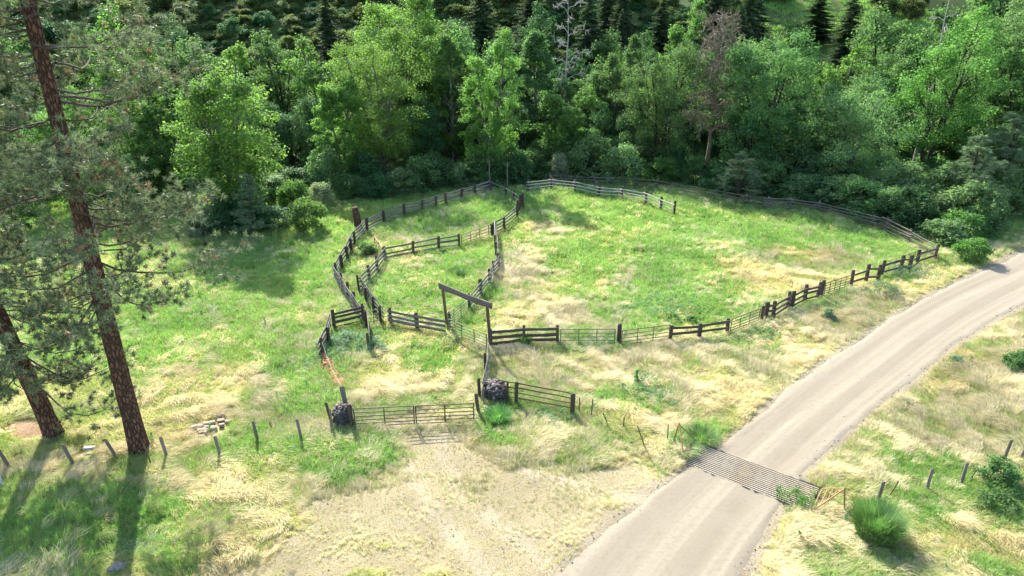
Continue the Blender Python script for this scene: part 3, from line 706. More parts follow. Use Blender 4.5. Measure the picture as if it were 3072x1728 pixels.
def ponderosa(name, r, trunk_P, trunk_R, z0, z1, nbr, reach, tuft_n=34, L=.24, wd=.017, sides=12, sub=(6, 10), droop=.25, bark='pine_bark', twigs=(5, 9), nmat='needle'):
    """trunk_P: polyline from the base; z0..z1 crown; reach: function of height fraction -> branch length"""
    P = np.asarray(trunk_P, float); g = Geo(); tg = Geo()
    n = 40; s = np.linspace(0, 1, n); zz = P[0, 2] + s * (P[-1, 2] - P[0, 2])
    TP = np.stack([np.interp(zz, P[:, 2], P[:, 0]), np.interp(zz, P[:, 2], P[:, 1]), zz], 1)
    RR_ = np.interp(zz, P[:, 2], trunk_R); RR_[0] *= 1.22; RR_[1] *= 1.06
    tg.tube(TP, RR_, sides, jit=.12)
    C = []; Dv = []
    for i in range(nbr):
        f = (i + r.random()) / nbr; z = z0 + f * (z1 - z0)
        p0 = np.array([np.interp(z, zz, TP[:, 0]), np.interp(z, zz, TP[:, 1]), z])
        a = r.random() * 6.283
        ln = reach(f) * (.5 + .65 * r.random())
        dirh = np.array([math.cos(a), math.sin(a), 0]); sidev = np.array([-dirh[1], dirh[0], 0])
        q = np.linspace(0, 1, 7); dr = droop * (1 - f * 1.2)
        pts = p0 + dirh * (q * ln)[:, None] + np.array([0, 0, 1.0]) * (ln * (-dr * np.sin(q * math.pi * .75) + .28 * q * q * (.4 + f)))[:, None] + sidev * (ln * .1 * np.sin(q * 3 + r.random() * 6))[:, None]
        pts[1:] += (r.random((6, 3)) - .5) * ln * .05
        r0 = .016 + .0075 * ln
        g.tube(pts, np.linspace(r0, .012, 7), 5, cap=False)
        ns = r.integers(*sub)
        for k in range(ns):
            u = .3 + .7 * (k + r.random()) / ns
            b0 = np.array([np.interp(u, q, pts[:, c]) for c in range(3)])
            sd_ = sidev * (1 if k % 2 else -1)
            dv = unit(dirh * (.55 + .4 * r.random()) + sd_ * (.45 + .5 * r.random()) + np.array([0, 0, (r.random() - .35) * .8]))
            l2 = ln * (.12 + .24 * r.random()) * (1.15 - .4 * u)
            m1 = b0 + dv * l2 * .55 + np.array([0, 0, -.06 * l2]); e = b0 + dv * l2 + np.array([0, 0, .12 * l2])
            g.tube([b0, m1, e], [.014, .011, .006], 3, cap=False)
            C.append(e); Dv.append(dv)
            C.append(m1); Dv.append(dv)
            for w_ in range(r.integers(*twigs)):
                dv2 = unit(dv + r.normal(size=3) * .6 + np.array([0, 0, .25])); st = m1 + (e - m1) * r.random()
                e2 = st + dv2 * (.15 + l2 * (.3 + .4 * r.random()))
                g.tube([st, e2], [.008, .005], 3, cap=False)
                C.append(e2); Dv.append(dv2)
        C.append(pts[-1]); Dv.append(unit(pts[-1] - pts[-2]))
    C = np.array(C); Dv = np.array(Dv)
    V, F, ti = needle_tufts(C, Dv, tuft_n, L, r, wd)
    tm = tg.mesh(name + '_trunk', [M[bark]], True)
    bm_ = g.mesh(name + '_branches', [M['twig']], True)
    cm = mesh_np(name + '_crown', V, F, [M[nmat]], False, {'tint': ti})
    return tm, bm_, cm

def fir(name, r, Hh, Wd, mat='fir'):
    g = Geo(); zs = np.linspace(0, 1, 8)
    g.tube(np.stack([zs * 0, zs * 0, zs * Hh - .2], 1), Hh * .014 * (1 - zs) + .02, 7)
    V = []; ti = []
    nb = int(Hh * 17)
    for i in range(nb):
        f = (i + r.random()) / nb; z = Hh * (.06 + .94 * f); a = r.random() * 2 * math.pi
        ln = Wd * .5 * ((1 - f) ** .7) * (.65 + .5 * r.random()) + .12
        dh = np.array([math.cos(a), math.sin(a), 0]); sv = np.array([-dh[1], dh[0], 0])
        k = max(5, int(ln * 11))
        u = (np.arange(k) + r.random(k)) / k
        for side in (-1, 1):
            p = np.array([0, 0, z]) + dh * (u * ln)[:, None] + np.array([0, 0, 1.]) * (-.32 * u * ln + .16 * u * u * ln)[:, None]
            d = unit(dh * .7 + sv * side * (.6 + .3 * r.random((k, 1))) + np.array([0, 0, -.2]) + r.normal(size=(k, 3)) * .18)
            l2 = (ln * .3 * (1.1 - u) + .16)[:, None] * (.7 + .5 * r.random((k, 1)))
            b = unit(np.cross(d, np.array([0, 0, 1.]) + r.normal(size=(k, 3)) * .35)); w = .12
            V.append(np.stack([p - b * w * .3, p + d * l2 * .5 + b * w, p + d * l2, p + d * l2 * .5 - b * w], 1).reshape(-1, 3))
            ti.append(np.clip(.5 * r.random() + .5 * r.random(k), 0, 1))
    V = np.vstack(V); ti = np.concatenate(ti)
    return g.mesh(name + '_trunk', [M['dark_bark']], True), mesh_np(name + '_crown', V, np.arange(len(V)).reshape(-1, 4), [M[mat]], False, {'tint': ti})

def snag(name, r, Hh, Wd, mat, nl=16, twigs=8, r0=.28, broken=True, curl=.5):
    g = Geo(); tg = Geo(); zs = np.linspace(0, 1, 10)
    TP = np.stack([np.cumsum((r.random(10) - .5) * .25), np.cumsum((r.random(10) - .5) * .2), zs * Hh], 1); TP[0] = (0, 0, -.2)
    tg.tube(TP, r0 * (1 - zs * (.6 if broken else .93)), 8, jit=.3)
    for i in range(nl):
        f = .3 + .68 * (i + r.random()) / nl; z = f * Hh
        p0 = np.array([np.interp(z, TP[:, 2], TP[:, 0]), np.interp(z, TP[:, 2], TP[:, 1]), z]); a = i * 2.4 + r.random()
        ln = Wd * .5 * (1.15 - .5 * f) * (.6 + .6 * r.random())
        dh = np.array([math.cos(a), math.sin(a), 0]); q = np.linspace(0, 1, 7)
        pts = p0 + dh * (q * ln)[:, None] + np.array([0, 0, 1.]) * (ln * (.75 * q - curl * q ** 3) * (.4 + r.random() * .9))[:, None]
        pts[1:] += (r.random((6, 3)) - .5) * ln * .12
        rr = r0 * .2 * (1 - q * .85)
        g.tube(pts, rr, 5, cap=False)
        for k in range(twigs):
            u = .25 + .75 * r.random(); b0 = np.array([np.interp(u, q, pts[:, c]) for c in range(3)])
            d = unit(dh * .6 + r.normal(size=3) * .7 + np.array([0, 0, .2])); l2 = ln * (.15 + .3 * r.random())
            m1 = b0 + d * l2 * .5 + r.normal(size=3) * .08; e = b0 + d * l2 + np.array([0, 0, (r.random() - .6) * l2 * .7])
            g.tube([b0, m1, e], [.038, .03, .016], 4, cap=False)
            for k2 in range(2):
                d2 = unit(d + r.normal(size=3) * .7); g.tube([m1, m1 + d2 * l2 * .5], [.026, .013], 3, cap=False)
    return tg.mesh(name + '_trunk', [M[mat]], True), g.mesh(name + '_branches', [M[mat]], True)

def plant(name, meshes, parts, loc, label, cat, group=None, rz=0, s=1.0, sz=None):
    e = empty(name, loc, label, cat, group, rz)
    e.scale = (s, s, sz or s)
    for me, pn in zip(meshes, parts):
        pc = obj(pn, me, e)
        if pn in ('branches', 'stems'): pc['kind'] = 'stuff'
    return e

# ------------------------------------------------------------------ the big pines on the left
p1 = D['pine1']; p2 = D['pine2']
def reach1(f): return np.interp(f, [0, .1, .4, .8, 1], [4.4, 5.2, 5.2, 4.0, 1.0])
r1 = np.random.default_rng(101)
tp = [(0, 0, -.3), (-.03, 0, 3), (0, 0, 8), (.05, 0, 14), (.0, .1, 20), (.1, .1, 27), (.1, .1, 31)]
ms = ponderosa('tall_pine', r1, tp, [.46, .40, .355, .30, .26, .14, .04], 7.6, 30.5, 104, reach1, 34, .27, .03, 16, twigs=(4, 7))
plant('ponderosa_pine', ms, ('trunk', 'branches', 'crown'), (p1[0], p1[1], hz(*p1)), 'tall ponderosa pine with straight dark red-brown trunk beside the row of grey posts', 'pine tree', 'tall pines on the left')
def reach2(f): return np.interp(f, [0, .2, .6, 1], [4.2, 4.8, 4.2, 1.0])
r2 = np.random.default_rng(103)
tp = [(0, 0, -.3), (-.25, 0, 2), (-.8, 0, 6), (-1.4, 0, 10), (-2.2, 0, 18), (-2.6, 0, 27)]
ms = ponderosa('leaning_pine', r2, tp, [.44, .40, .35, .30, .2, .04], 3.2, 26.5, 92, reach2, 34, .27, .03, 14, droop=.38, twigs=(4, 7))
plant('ponderosa_pine', ms, ('trunk', 'branches', 'crown'), (p2[0], p2[1], hz(*p2)), 'leaning ponderosa pine with low drooping boughs at the left edge', 'pine tree', 'tall pines on the left')

# ------------------------------------------------------------------ creekside trees
REFS = []; USED = {}
def near_label(head, x, y, tail=''):
    """a label that places one of many like plants by the nearest thing one can find"""
    for rx, ry, ph in sorted(REFS, key=lambda q: (q[0] - x) ** 2 + (q[1] - y) ** 2)[:10]:
        dx, dy = x - rx, y - ry
        side = ('right of' if dx > 0 else 'left of') if abs(dx) > abs(dy) else ('behind' if dy > 0 else 'in front of')
        lb = ' '.join(f'{head} {side} {ph} {tail}'.split())
        if lb not in USED: USED[lb] = 1; return lb
    return ' '.join(f'{head} among its like {tail}'.split()) + ' along the creek'
TR = D['trees']

for k_, ph_ in (('T1', 'the several-stemmed cottonwood'), ('T3', 'the broad twin-trunked cottonwood'), ('T4', 'the tallest light green cottonwood'), ('T6', 'the narrow round-topped cottonwood'), ('T8', 'the low spreading tree'), ('T10', 'the wide tree beside the brown snag'), ('T11', 'the tall cottonwood behind the brown snag'), ('T13', 'the rounded light green tree'), ('T15', 'the dark-forked open tree'), ('T16', 'the pale corner tree'), ('T17', 'the leafy tree at the right edge'), ('T19', 'the cottonwood seen through the pine'), ('T20', 'the tree hidden by the leaning pine'), ('S1', 'the bleached snag'), ('S2', 'the brown twiggy snag'), ('C1', 'the left fir of the pair'), ('C2', 'the right fir of the pair'), ('C6', 'the dark fir near the tallest cottonwood'), ('Y1', 'the grey-green young pine'), ('Y3', 'the small dark conical pine'), ('Y5', 'the small shaded pine near the corral'), ('T9', 'the slim cottonwood by the dark gap'), ('T14', 'the green tree under the spur'), ('T12', 'the broad tree right of the brown snag'), ('T5', 'the slim cottonwood left of centre'), ('T7', 'the slim pale cottonwood by the snag'), ('T21', 'the small cottonwood by the tall pine'), ('T23', 'the dark willow tree'), ('C3', 'the fir above the rounded cottonwoods'), ('C4', 'the fir behind the brown snag'), ('C5', 'the fir behind the bleached snag'), ('C8', 'the hill fir between the snags')):
    REFS.append((D['trees'][k_][0], D['trees'][k_][1], ph_))
REFS += [(-2.5, 77, 'the far corral corner'), (-15, 64, 'the tall stump'), (36, 63, 'the bend of the back rail fence'), (36.4, 55.3, 'the roadside fence corner'), (5.8, 82.5, 'the small silvery bush'), (-19.8, 63.5, 'the rounded bright green bush'), (9.6, 84, 'the large grey-green willow'), (18.3, 82, 'the bright low bush'), (39.3, 54.9, 'the small round roadside bush'), (31.8, 68.5, 'the crib post of the back fence')]
def put_tree(key, label, plumes, mat='cotton', bark='cot_bark', low=.12, seed=0, dens=1.1, leaf=.21, group='cottonwoods along the creek', lean=0, per=185, name='cottonwood_tree', cat='tree'):
    X, Y, Zt, Wd = TR[key]; z0 = hz(X, Y)
    ms = broadleaf(key, np.random.default_rng(1000 + seed), Zt - z0, Wd, plumes, low, mat, bark, leaf * (.8 + .45 * ((seed * 37) % 10) / 10), dens, lean=lean, per=per)
    return plant(name, ms, ('trunk', 'crown'), (X, Y, z0), label, cat, group)
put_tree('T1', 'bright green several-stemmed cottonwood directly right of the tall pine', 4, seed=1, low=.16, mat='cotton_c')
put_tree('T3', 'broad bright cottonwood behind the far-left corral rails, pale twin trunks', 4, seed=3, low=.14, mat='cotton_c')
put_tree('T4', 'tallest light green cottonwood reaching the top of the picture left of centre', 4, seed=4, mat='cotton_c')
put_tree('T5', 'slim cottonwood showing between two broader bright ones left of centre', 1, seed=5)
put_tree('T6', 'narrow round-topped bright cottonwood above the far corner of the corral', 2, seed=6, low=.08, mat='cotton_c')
put_tree('T7', 'slim pale cottonwood just left of the bleached bare snag', 1, seed=7, mat='cotton_b')
put_tree('T8', 'low spreading tree in front of the bleached bare snag', 3, seed=8, low=.1)
put_tree('T9', 'slim cottonwood with rounded top right of the dark gap in the trees', 2, seed=9, mat='cotton_b')
put_tree('T10', 'wide leafy tree left of the brown twiggy snag', 4, seed=10, mat='cotton_b', bark='dark_bark')
put_tree('T11', 'tall green cottonwood rising behind the brown twiggy snag', 2, seed=11)
put_tree('T12', 'broad leafy tree immediately right of the brown twiggy snag', 4, seed=12, mat='cotton_b', bark='dark_bark')
put_tree('T13', 'rounded light green tree below the two dark firs on the slope', 4, seed=13, mat='willow', low=.1)
put_tree('T14', 'green tree right of the dark firs, under the grassy spur', 3, seed=14, mat='cotton_b')
put_tree('T15', 'large open tree with dark forked trunk showing, upper right', 4, seed=15, bark='dark_bark', low=.3, dens=.8)
put_tree('T16', 'tall pale green tree in the upper right corner', 3, seed=16, mat='willow', bark='dark_bark', low=.2)
put_tree('T17', 'leafy tree at the right edge above the young pines', 3, seed=17, bark='dark_bark', low=.25, dens=.85, mat='cotton_b')
put_tree('T19', 'bright cottonwood seen through the tall pine branches', 3, seed=19)
put_tree('T20', 'green tree half hidden behind the leaning pine', 3, seed=20)
put_tree('T21', 'small cottonwood between the tall pine and the several-stemmed one', 2, seed=21)
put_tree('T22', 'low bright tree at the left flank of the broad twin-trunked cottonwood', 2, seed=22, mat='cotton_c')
put_tree('T23', 'dark grey-green willow tree in the gap right of the several-stemmed cottonwood', 4, seed=23, mat='dark_leaf', bark='dark_bark', low=.05)
# fill behind and between: shared meshes
FV = [broadleaf('filler%d' % i, np.random.default_rng(2000 + i), 13, 8.5, 3, .06, ('cotton', 'cotton_b', 'dark_leaf', 'cotton_b')[i], ('cot_bark', 'dark_bark', 'dark_bark', 'cot_bark')[i], .24, .9, per=120) for i in range(4)]
fill = [(-56, 84, .95, 1), (-50, 92, 1.0, 0), (-46, 84, .9, 2), (-36, 92, 1.0, 1), (-33, 84, .85, 2), (-26, 97, 1.05, 0), (-22, 100, .9, 2), (-9, 102, 1.0, 1), (-3, 99, 1.0, 1), (1, 91, .85, 2), (5, 103, .9, 2), (11, 99, .85, 1), (13, 90, .7, 2), (17, 101, .95, 0), (24, 97, .9, 2), (30, 96, 1.0, 1), (36, 99, 1.0, 1), (40, 91, .8, 2), (44, 97, .95, 0), (48, 88, .95, 2), (54, 92, 1.0, 1), (59, 88, 1.1, 0), (60, 78, 1.2, 1), (58, 76, 1.1, 3), (66, 96, 1.1, 1), (34, 79, .9, 2), (27, 79, .8, 2), (-60, 74, .9, 0), (-64, 92, 1.1, 1), (-72, 84, 1.1, 2), (-38, 66, .55, 2), (-47, 62, .6, 1), (-12, 88, .8, 2), (-20, 90, .8, 1), (8, 92, .6, 1), (66, 84, 1.4, 0), (72, 92, 1.5, 1), (64, 103, 1.4, 3), (54, 104, 1.2, 1), (74, 80, 1.4, 3), (-5, 108, 1.1, 2), (20, 108, 1.0, 2), (40, 106, 1.0, 1), (-42, 98, 1.1, 1), (-56, 98, 1.1, 0)]
fill = [(x, y, q * (1.22 if y >= 96 else 1.05), v) for x, y, q, v in fill] + [(-70, 96, 1.5, 1), (-80, 88, 1.5, 0), (80, 98, 1.6, 0), (70, 104, 1.5, 1), (-14, 106, 1.3, 2), (10, 108, 1.25, 2), (28, 106, 1.25, 2), (34, 108, 1.2, 1), (-8, 114, 1.1, 1), (4, 117, 1.1, 2), (14, 115, 1.1, 1), (22, 118, 1.05, 0), (30, 116, 1.0, 2), (38, 114, 1.0, 1), (46, 112, 1.0, 2), (-20, 112, 1.1, 2), (-34, 104, 1.1, 1), (-50, 104, 1.0, 2)]
for i, (x, y, s, v) in enumerate(fill):
    plant('alder_tree', FV[v], ('trunk', 'crown'), (x, y, hz(x, y)), near_label('leafy tree packed', x, y), 'tree', 'trees massed along the creek', rz=i * 1.7, s=s, sz=s * (.9 + .25 * ((i * 37) % 10) / 10))

def put_snag(key, label, mat, **kw):
    X, Y, Zt, Wd = TR[key]; z0 = hz(X, Y)
    plant('dead_tree', snag(key, np.random.default_rng(hash_seed(key)), Zt - z0, Wd, mat, **kw), ('trunk', 'branches'), (X, Y, z0), label, 'dead tree')
def hash_seed(k): return sum(ord(c) * (i + 3) for i, c in enumerate(k))
put_snag('S1', 'bleached bare dead tree with curling white branches, top centre', 'snag', nl=20, twigs=7, r0=.24, broken=False)
put_snag('S2', 'broken dead tree with masses of brown twigs right of centre', 'snag_brown', nl=44, twigs=26, r0=.3, curl=1.1)
put_snag('S3', 'bare white dead top poking above the forked tree, upper right', 'snag', nl=12, twigs=6, r0=.26, broken=False)

FM = [fir('fir%d' % i, np.random.default_rng(300 + i), 16, 7.6) for i in range(3)]
fl = dict(C1='left of two dark pointed firs on the green slope, upper right', C2='right of two dark pointed firs on the green slope, upper right', C3='dark fir above the rounded cottonwoods right of centre', C4='dark fir behind the brown twiggy snag', C5='dark fir directly behind the bleached bare snag', C6='dark fir right of the tallest light green cottonwood', C7='dark fir left of the tallest light green cottonwood', C8='dark fir between the bleached snag and the brown snag, on the hill', C9='small fir higher on the slope left of the fir pair', C10='dark fir between the centre cottonwood and the bleached snag', C11='small fir on the grassy spur right of the fir pair')
for i, (k, lb) in enumerate(fl.items()):
    X, Y, Zt, Wd = TR[k]; z0 = hz(X, Y); hh = max(7, Zt - z0)
    plant('fir_tree', FM[i % 3], ('trunk', 'crown'), (X, Y, z0), lb, 'fir tree', 'firs on the hillside', rz=i * 1.1, s=Wd / 6.4, sz=hh / 16)
rf = np.random.default_rng(77)
for i in range(18):
    x = 92 + rf.random() * 45; y = 188 + rf.random() * 14
    plant('fir_tree', FM[i % 3], ('trunk', 'crown'), (x, y, hz(x, y)), 'dark conifer on the far shaded slope in the upper right corner', 'fir tree', 'conifers on the far slope', rz=i, s=.9 + rf.random() * .4)
for i in range(13):
    x = -12 + rf.random() * 64; y = float(hill_base(x)) + 8 + rf.random() * 50
    s = .6 + rf.random() * .5
    plant('fir_tree', FM[i % 3], ('trunk', 'crown'), (x, y, hz(x, y)), near_label('dark conifer', x, y, 'on the hillside'), 'fir tree', 'conifers scattered on the hillside', rz=i, s=s, sz=s)

# young pines
YM = ponderosa('young_pine', np.random.default_rng(55), [(0, 0, -.2), (0.05, 0, 5), (0, 0, 9.6)], [.14, .09, .02], .9, 9.5, 52, lambda f: np.interp(f, [0, .25, .6, 1], [2.3, 2.2, 1.5, .35]), 22, .26, .03, 7, (4, 7), .05, 'dark_bark', (2, 4), 'needle_young')
for k, lb, rz in (('Y1', 'young grey-green pine beside the far end of the roadside rail fence', 0), ('Y2', 'young pine at the right edge behind its paler neighbour', 2), ('Y3', 'small dark conical pine touching the back rail fence', 1), ('Y4', 'small pine in the shade below the several-stemmed cottonwood, nearer the tall pine', 3), ('Y5', 'small pine in the shade below the several-stemmed cottonwood, nearer the corral', 4)):
    X, Y, Zt, Wd = TR[k]; z0 = hz(X, Y)
    plant('young_pine', YM, ('trunk', 'branches', 'crown'), (X, Y, z0), lb, 'pine tree', 'young pines', rz=rz, s=Wd / 3.7, sz=(Zt - z0) / 9.6)

# ------------------------------------------------------------------ shrubs
BV = {}
for i, (k, mt, lf) in enumerate((('willow', 'willow', .17), ('dark', 'dark_leaf', .18), ('green', 'cotton', .18), ('brush', 'brush', .2), ('alder', 'cotton_b', .18), ('pale', 'pale_leaf', .16))):
    for j in range(2):
        BV[k, j] = bush('%s%d' % (k, j), np.random.default_rng(400 + i * 7 + j), 3.6, 3.2, mt, lf, 110, ragged=.7 if k == 'brush' else .35)
def put_bush(k, x, y, w_, h_, label, group=None, name='shrub', i=0):
    return plant(name, BV[k, i % 2], ('stems', 'foliage'), (x, y, hz(x, y)), label, 'shrub', group, rz=(x * 7.3 + y) % 6.28, s=w_ / 3.6, sz=h_ / 3.2)
put_bush('green', -19.8, 63.5, 3.6, 3.3, 'rounded bright green bush on the meadow edge left of the corral')
put_bush('pale', -20.5, 71, 3.2, 3.0, 'bush with whitish blossom behind the tall stump')
put_bush('green', -23.0, 70, 3.2, 3.6, 'yellow-green bush left of the white-blossomed one')
put_bush('pale', 5.8, 82.5, 2.6, 3.6, 'small pale silvery bush beside the back fence gate rails')
put_bush('willow', 9.6, 84, 6.5, 6.0, 'large grey-green willow bush behind the field rail fence')
put_bush('willow', 13.6, 82.5, 5.5, 4.8, 'light green willow bush right of the silvery one, behind the back fence', i=1)
put_bush('green', 18.3, 82, 4.2, 3.3, 'bright low bush where the back fence meets dark trees')
put_bush('green', 39.3, 54.9, 2.8, 2.1, 'small round yellow-green bush at the road edge beyond the fence corner', name='round_bush')
# thicket shrubs along the creek side of the corral: (kind, x, y, w, h)
thick = []
rs = np.random.default_rng(91)
def along(P, n, off, k, w0, h0, jit=1.5):
    P = resample(np.array(P, float), n)
    for i, (x, y) in enumerate(P):
        thick.append((k[i % len(k)], x + (rs.random() - .5) * jit, y + off + (rs.random() - .5) * jit, w0 * (.75 + .5 * rs.random()), h0 * (.7 + .6 * rs.random())))
along([(24.5, 75), (29, 73.5), (33, 71), (36, 67), (38.5, 62.5)], 9, 1.0, ('dark', 'willow', 'alder', 'willow'), 4.6, 3.6)
along([(27, 79), (33, 76), (38, 71), (41.5, 66), (44, 61)], 10, 1.5, ('willow', 'alder', 'willow'), 5.4, 4.8)
along([(39.5, 58.5), (42, 61), (46, 64), (50, 67)], 6, .5, ('willow', 'green', 'alder'), 3.8, 3.2, 1.0)
along([(42, 66), (48, 68), (55, 71)], 6, 1.5, ('alder', 'willow', 'dark'), 4.5, 4.5)
along([(20, 82), (24, 79.5)], 3, 1.0, ('dark', 'alder'), 4.2, 3.6)
along([(-2, 80), (2, 82)], 3, 1.0, ('alder', 'dark'), 4.2, 4.2)
along([(-18.5, 74), (-12, 76), (-6, 79.5), (-1, 81)], 8, 1.5, ('alder', 'dark', 'willow'), 4.0, 3.8)
along([(-30, 72), (-25, 75), (-18, 79)], 5, 0, ('dark', 'willow'), 5.0, 5.0)
along([(-29.5, 62), (-24, 62.5)], 4, 1.5, ('dark', 'dark', 'alder'), 3.8, 2.8)
along([(-60, 66), (-48, 72), (-36, 74)], 8, 0, ('alder', 'green', 'dark'), 4.2, 4.0, 4)
along([(2, 86), (18, 88), (34, 84), (50, 78)], 9, 0, ('willow', 'dark', 'alder'), 5, 4.5, 4)
for i, (k, x, y, w_, h_) in enumerate(thick):
    right = x > 20
    put_bush(k, x, y, w_, h_, near_label('thicket shrub' if right else 'undergrowth shrub', x, y), 'thicket shrubs right of the field' if right else 'undergrowth shrubs behind the corral', i=i)
# brush on the hill
nb = 0
while nb < 95:
    x = -100 + rs.random() * 190; y = float(hill_base(x)) + 3 + rs.random() ** 1.2 * 52
    dens = .95 if x < 8 else (.6 if x < 48 else .15)
    if rs.random() > dens * (.35 + .65 * float(fbm(np.array([x * .09]), np.array([y * .09]), 83, 3)[0] > .42)): continue
    w_ = 3.0 + rs.random() * 4.0
    put_bush(('brush', 'brush', 'dark', 'brush')[nb % 4], x, y, w_, w_ * (.6 + .3 * rs.random()), 'brush clump on the steep hillside behind the creek trees', 'brush clumps on the hillside', name='brush_clump', i=nb)
    nb += 1
# ------------------------------------------------------------------ timber and pipe pieces (unit meshes shared by all copies)
def board_unit(seed, mat):
    r = np.random.default_rng(seed); n = 7; xs = np.linspace(-.5, .5, n); V = []
    bow = (r.random() - .5) * .5
    for i, x in enumerate(xs):
        j = (r.random((4, 2)) - .5) * .16; o = bow * (1 - (2 * x) ** 2) * .5
        for q, (y, z) in enumerate(((-.5, -.5), (.5, -.5), (.5, .5), (-.5, .5))):
            V.append((x + ((r.random() - .5) * .008 if i in (0, n - 1) else 0), y + j[q, 0], z + j[q, 1] + o))
    Q = []
    for i in range(n - 1):
        for q in range(4): Q.append((i * 4 + q, i * 4 + (q + 1) % 4, i * 4 + 4 + (q + 1) % 4, i * 4 + 4 + q))
    Q += [(3, 2, 1, 0), tuple(n * 4 - 4 + q for q in range(4))]
    return mesh_np('board', np.array(V)[:, :], np.array(Q)[:, ::-1], [M[mat]])
def pole_unit(seed, mat):
    r = np.random.default_rng(seed); g = Geo(); xs = np.linspace(-.5, .5, 7)
    P = np.stack([xs, (r.random(7) - .5) * .25, (r.random(7) - .5) * .25], 1)
    # radius measured in the scaled cross-section
    sides = 7; a = np.arange(sides) * 2 * math.pi / sides; V = []; taper = np.linspace(1, .75, 7)
    for i in range(7):
        for q in range(sides): V.append((xs[i], P[i, 1] + math.cos(a[q]) * .5 * taper[i], P[i, 2] + math.sin(a[q]) * .5 * taper[i]))
    i = np.arange(6)[:, None] * sides; j = np.arange(sides)[None]; k = (j + 1) % sides
    Q = np.stack([i + j, i + k, i + k + sides, i + j + sides], -1).reshape(-1, 4)
    V = np.array(V + [(-.5, P[0, 1], P[0, 2]), (.5, P[6, 1], P[6, 2])]); T = []
    for q in range(sides): T += [(42 + 7, (q + 1) % sides, q), (43 + 7, 42 + q, 42 + (q + 1) % sides)]
    return mesh_np('pole', V, [Q, np.array(T)], [M[mat]], True)
def post_unit(seed, mat, round_=False):
    r = np.random.default_rng(seed); n = 5; zs = np.array([0, .3, .6, .97, 1.0]); V = []
    sides = 8 if round_ else 4
    a = np.arange(sides) * 2 * math.pi / sides + (0 if round_ else math.pi / 4); rad = .5 if round_ else .7071
    for i, z in enumerate(zs):
        sh = .88 if i == n - 1 else 1.0
        for q in range(sides):
            k = rad * sh * (1 + (r.random() - .5) * .14)
            V.append((math.cos(a[q]) * k, math.sin(a[q]) * k, z - (.02 * r.random() if i == n - 1 else 0)))
    i = np.arange(n - 1)[:, None] * sides; j = np.arange(sides)[None]; k = (j + 1) % sides
    Q = np.stack([i + j, i + k, i + k + sides, i + j + sides], -1).reshape(-1, 4)
    V.append((0, 0, 1.0)); c = len(V) - 1
    T = np.array([((n - 1) * sides + q, (n - 1) * sides + (q + 1) % sides, c) for q in range(sides)])
    return mesh_np('post', np.array(V), [Q, T], [M[mat]], round_)
def pipe_unit(mat, sides=8):
    a = np.arange(sides) * 2 * math.pi / sides; V = [(x, math.cos(t) * .5, math.sin(t) * .5) for x in (-.5, .5) for t in a]
    j = np.arange(sides); k = (j + 1) % sides
    Q = np.stack([j, k, k + sides, j + sides], -1)
    V += [(-.5, 0, 0), (.5, 0, 0)]
    T = np.array([(2 * sides, (q + 1) % sides, q) for q in range(sides)] + [(2 * sides + 1, sides + q, sides + (q + 1) % sides) for q in range(sides)])
    return mesh_np('pipe', np.array(V), [Q, T], [M[mat]], True)
U = {}
for m_ in ('rail', 'rail_dark', 'beam'): U['board', m_] = [board_unit(10 + i, m_) for i in range(4)]
for m_ in ('rail', 'rail_back', 'pole_brown', 'snag', 'post_grey'): U['pole', m_] = [pole_unit(30 + i, m_) for i in range(4)]
for m_ in ('post', 'post_grey', 'pole_brown'):
    U['post', m_] = [post_unit(50 + i, m_) for i in range(3)]; U['rpost', m_] = [post_unit(60 + i, m_, True) for i in range(3)]
for m_ in ('gate', 'gate_green', 'rust', 'guard_bar', 'wire', 'white'): U['pipe', m_] = [pipe_unit(m_)]
pr = random.Random(5)

def stick(name, kind, mat, a, b, thick, wide, parent, off=(0, 0, 0)):
    """a rail, pole or pipe from a to b (world), thick across, wide upright, as a child of parent"""
    a = Vector(a); b = Vector(b); d = b - a; L = d.length
    x = d.normalized(); z = Vector((0, 0, 1)); y = z.cross(x)
    if y.length < 1e-3: y = Vector((0, 1, 0))
    y.normalize(); z = x.cross(y)
    m = Matrix((x, y, z)).transposed().to_4x4()
    o = obj(name, pr.choice(U[kind, mat]), parent)
    base = parent.matrix_basis.translation if parent else Vector((0, 0, 0))
    o.location = (a + b) / 2 - base + Vector(off)
    o.rotation_euler = m.to_euler(); o.scale = (L, thick, wide)
    return o
def upright(name, kind, mat, xy, h, w_, parent, top=None, rz=0.0, sink=.25):
    """a post standing at xy; top = xy of its top when it leans"""
    z0 = hz(*xy) - sink
    base = parent.matrix_basis.translation if parent else Vector((0, 0, 0))
    o = obj(name, pr.choice(U[kind, mat]), parent)
    o.location = Vector((xy[0], xy[1], z0)) - base
    tilt = Vector((0, 0, 1))
    if top is not None: tilt = Vector((top[0] - xy[0], top[1] - xy[1], h)).normalized()
    q = Vector((0, 0, 1)).rotation_difference(tilt)
    o.rotation_euler = (q.to_matrix() @ Matrix.Rotation(rz, 3, 'Z')).to_euler()
    o.scale = (w_, w_, h + sink)
    return o

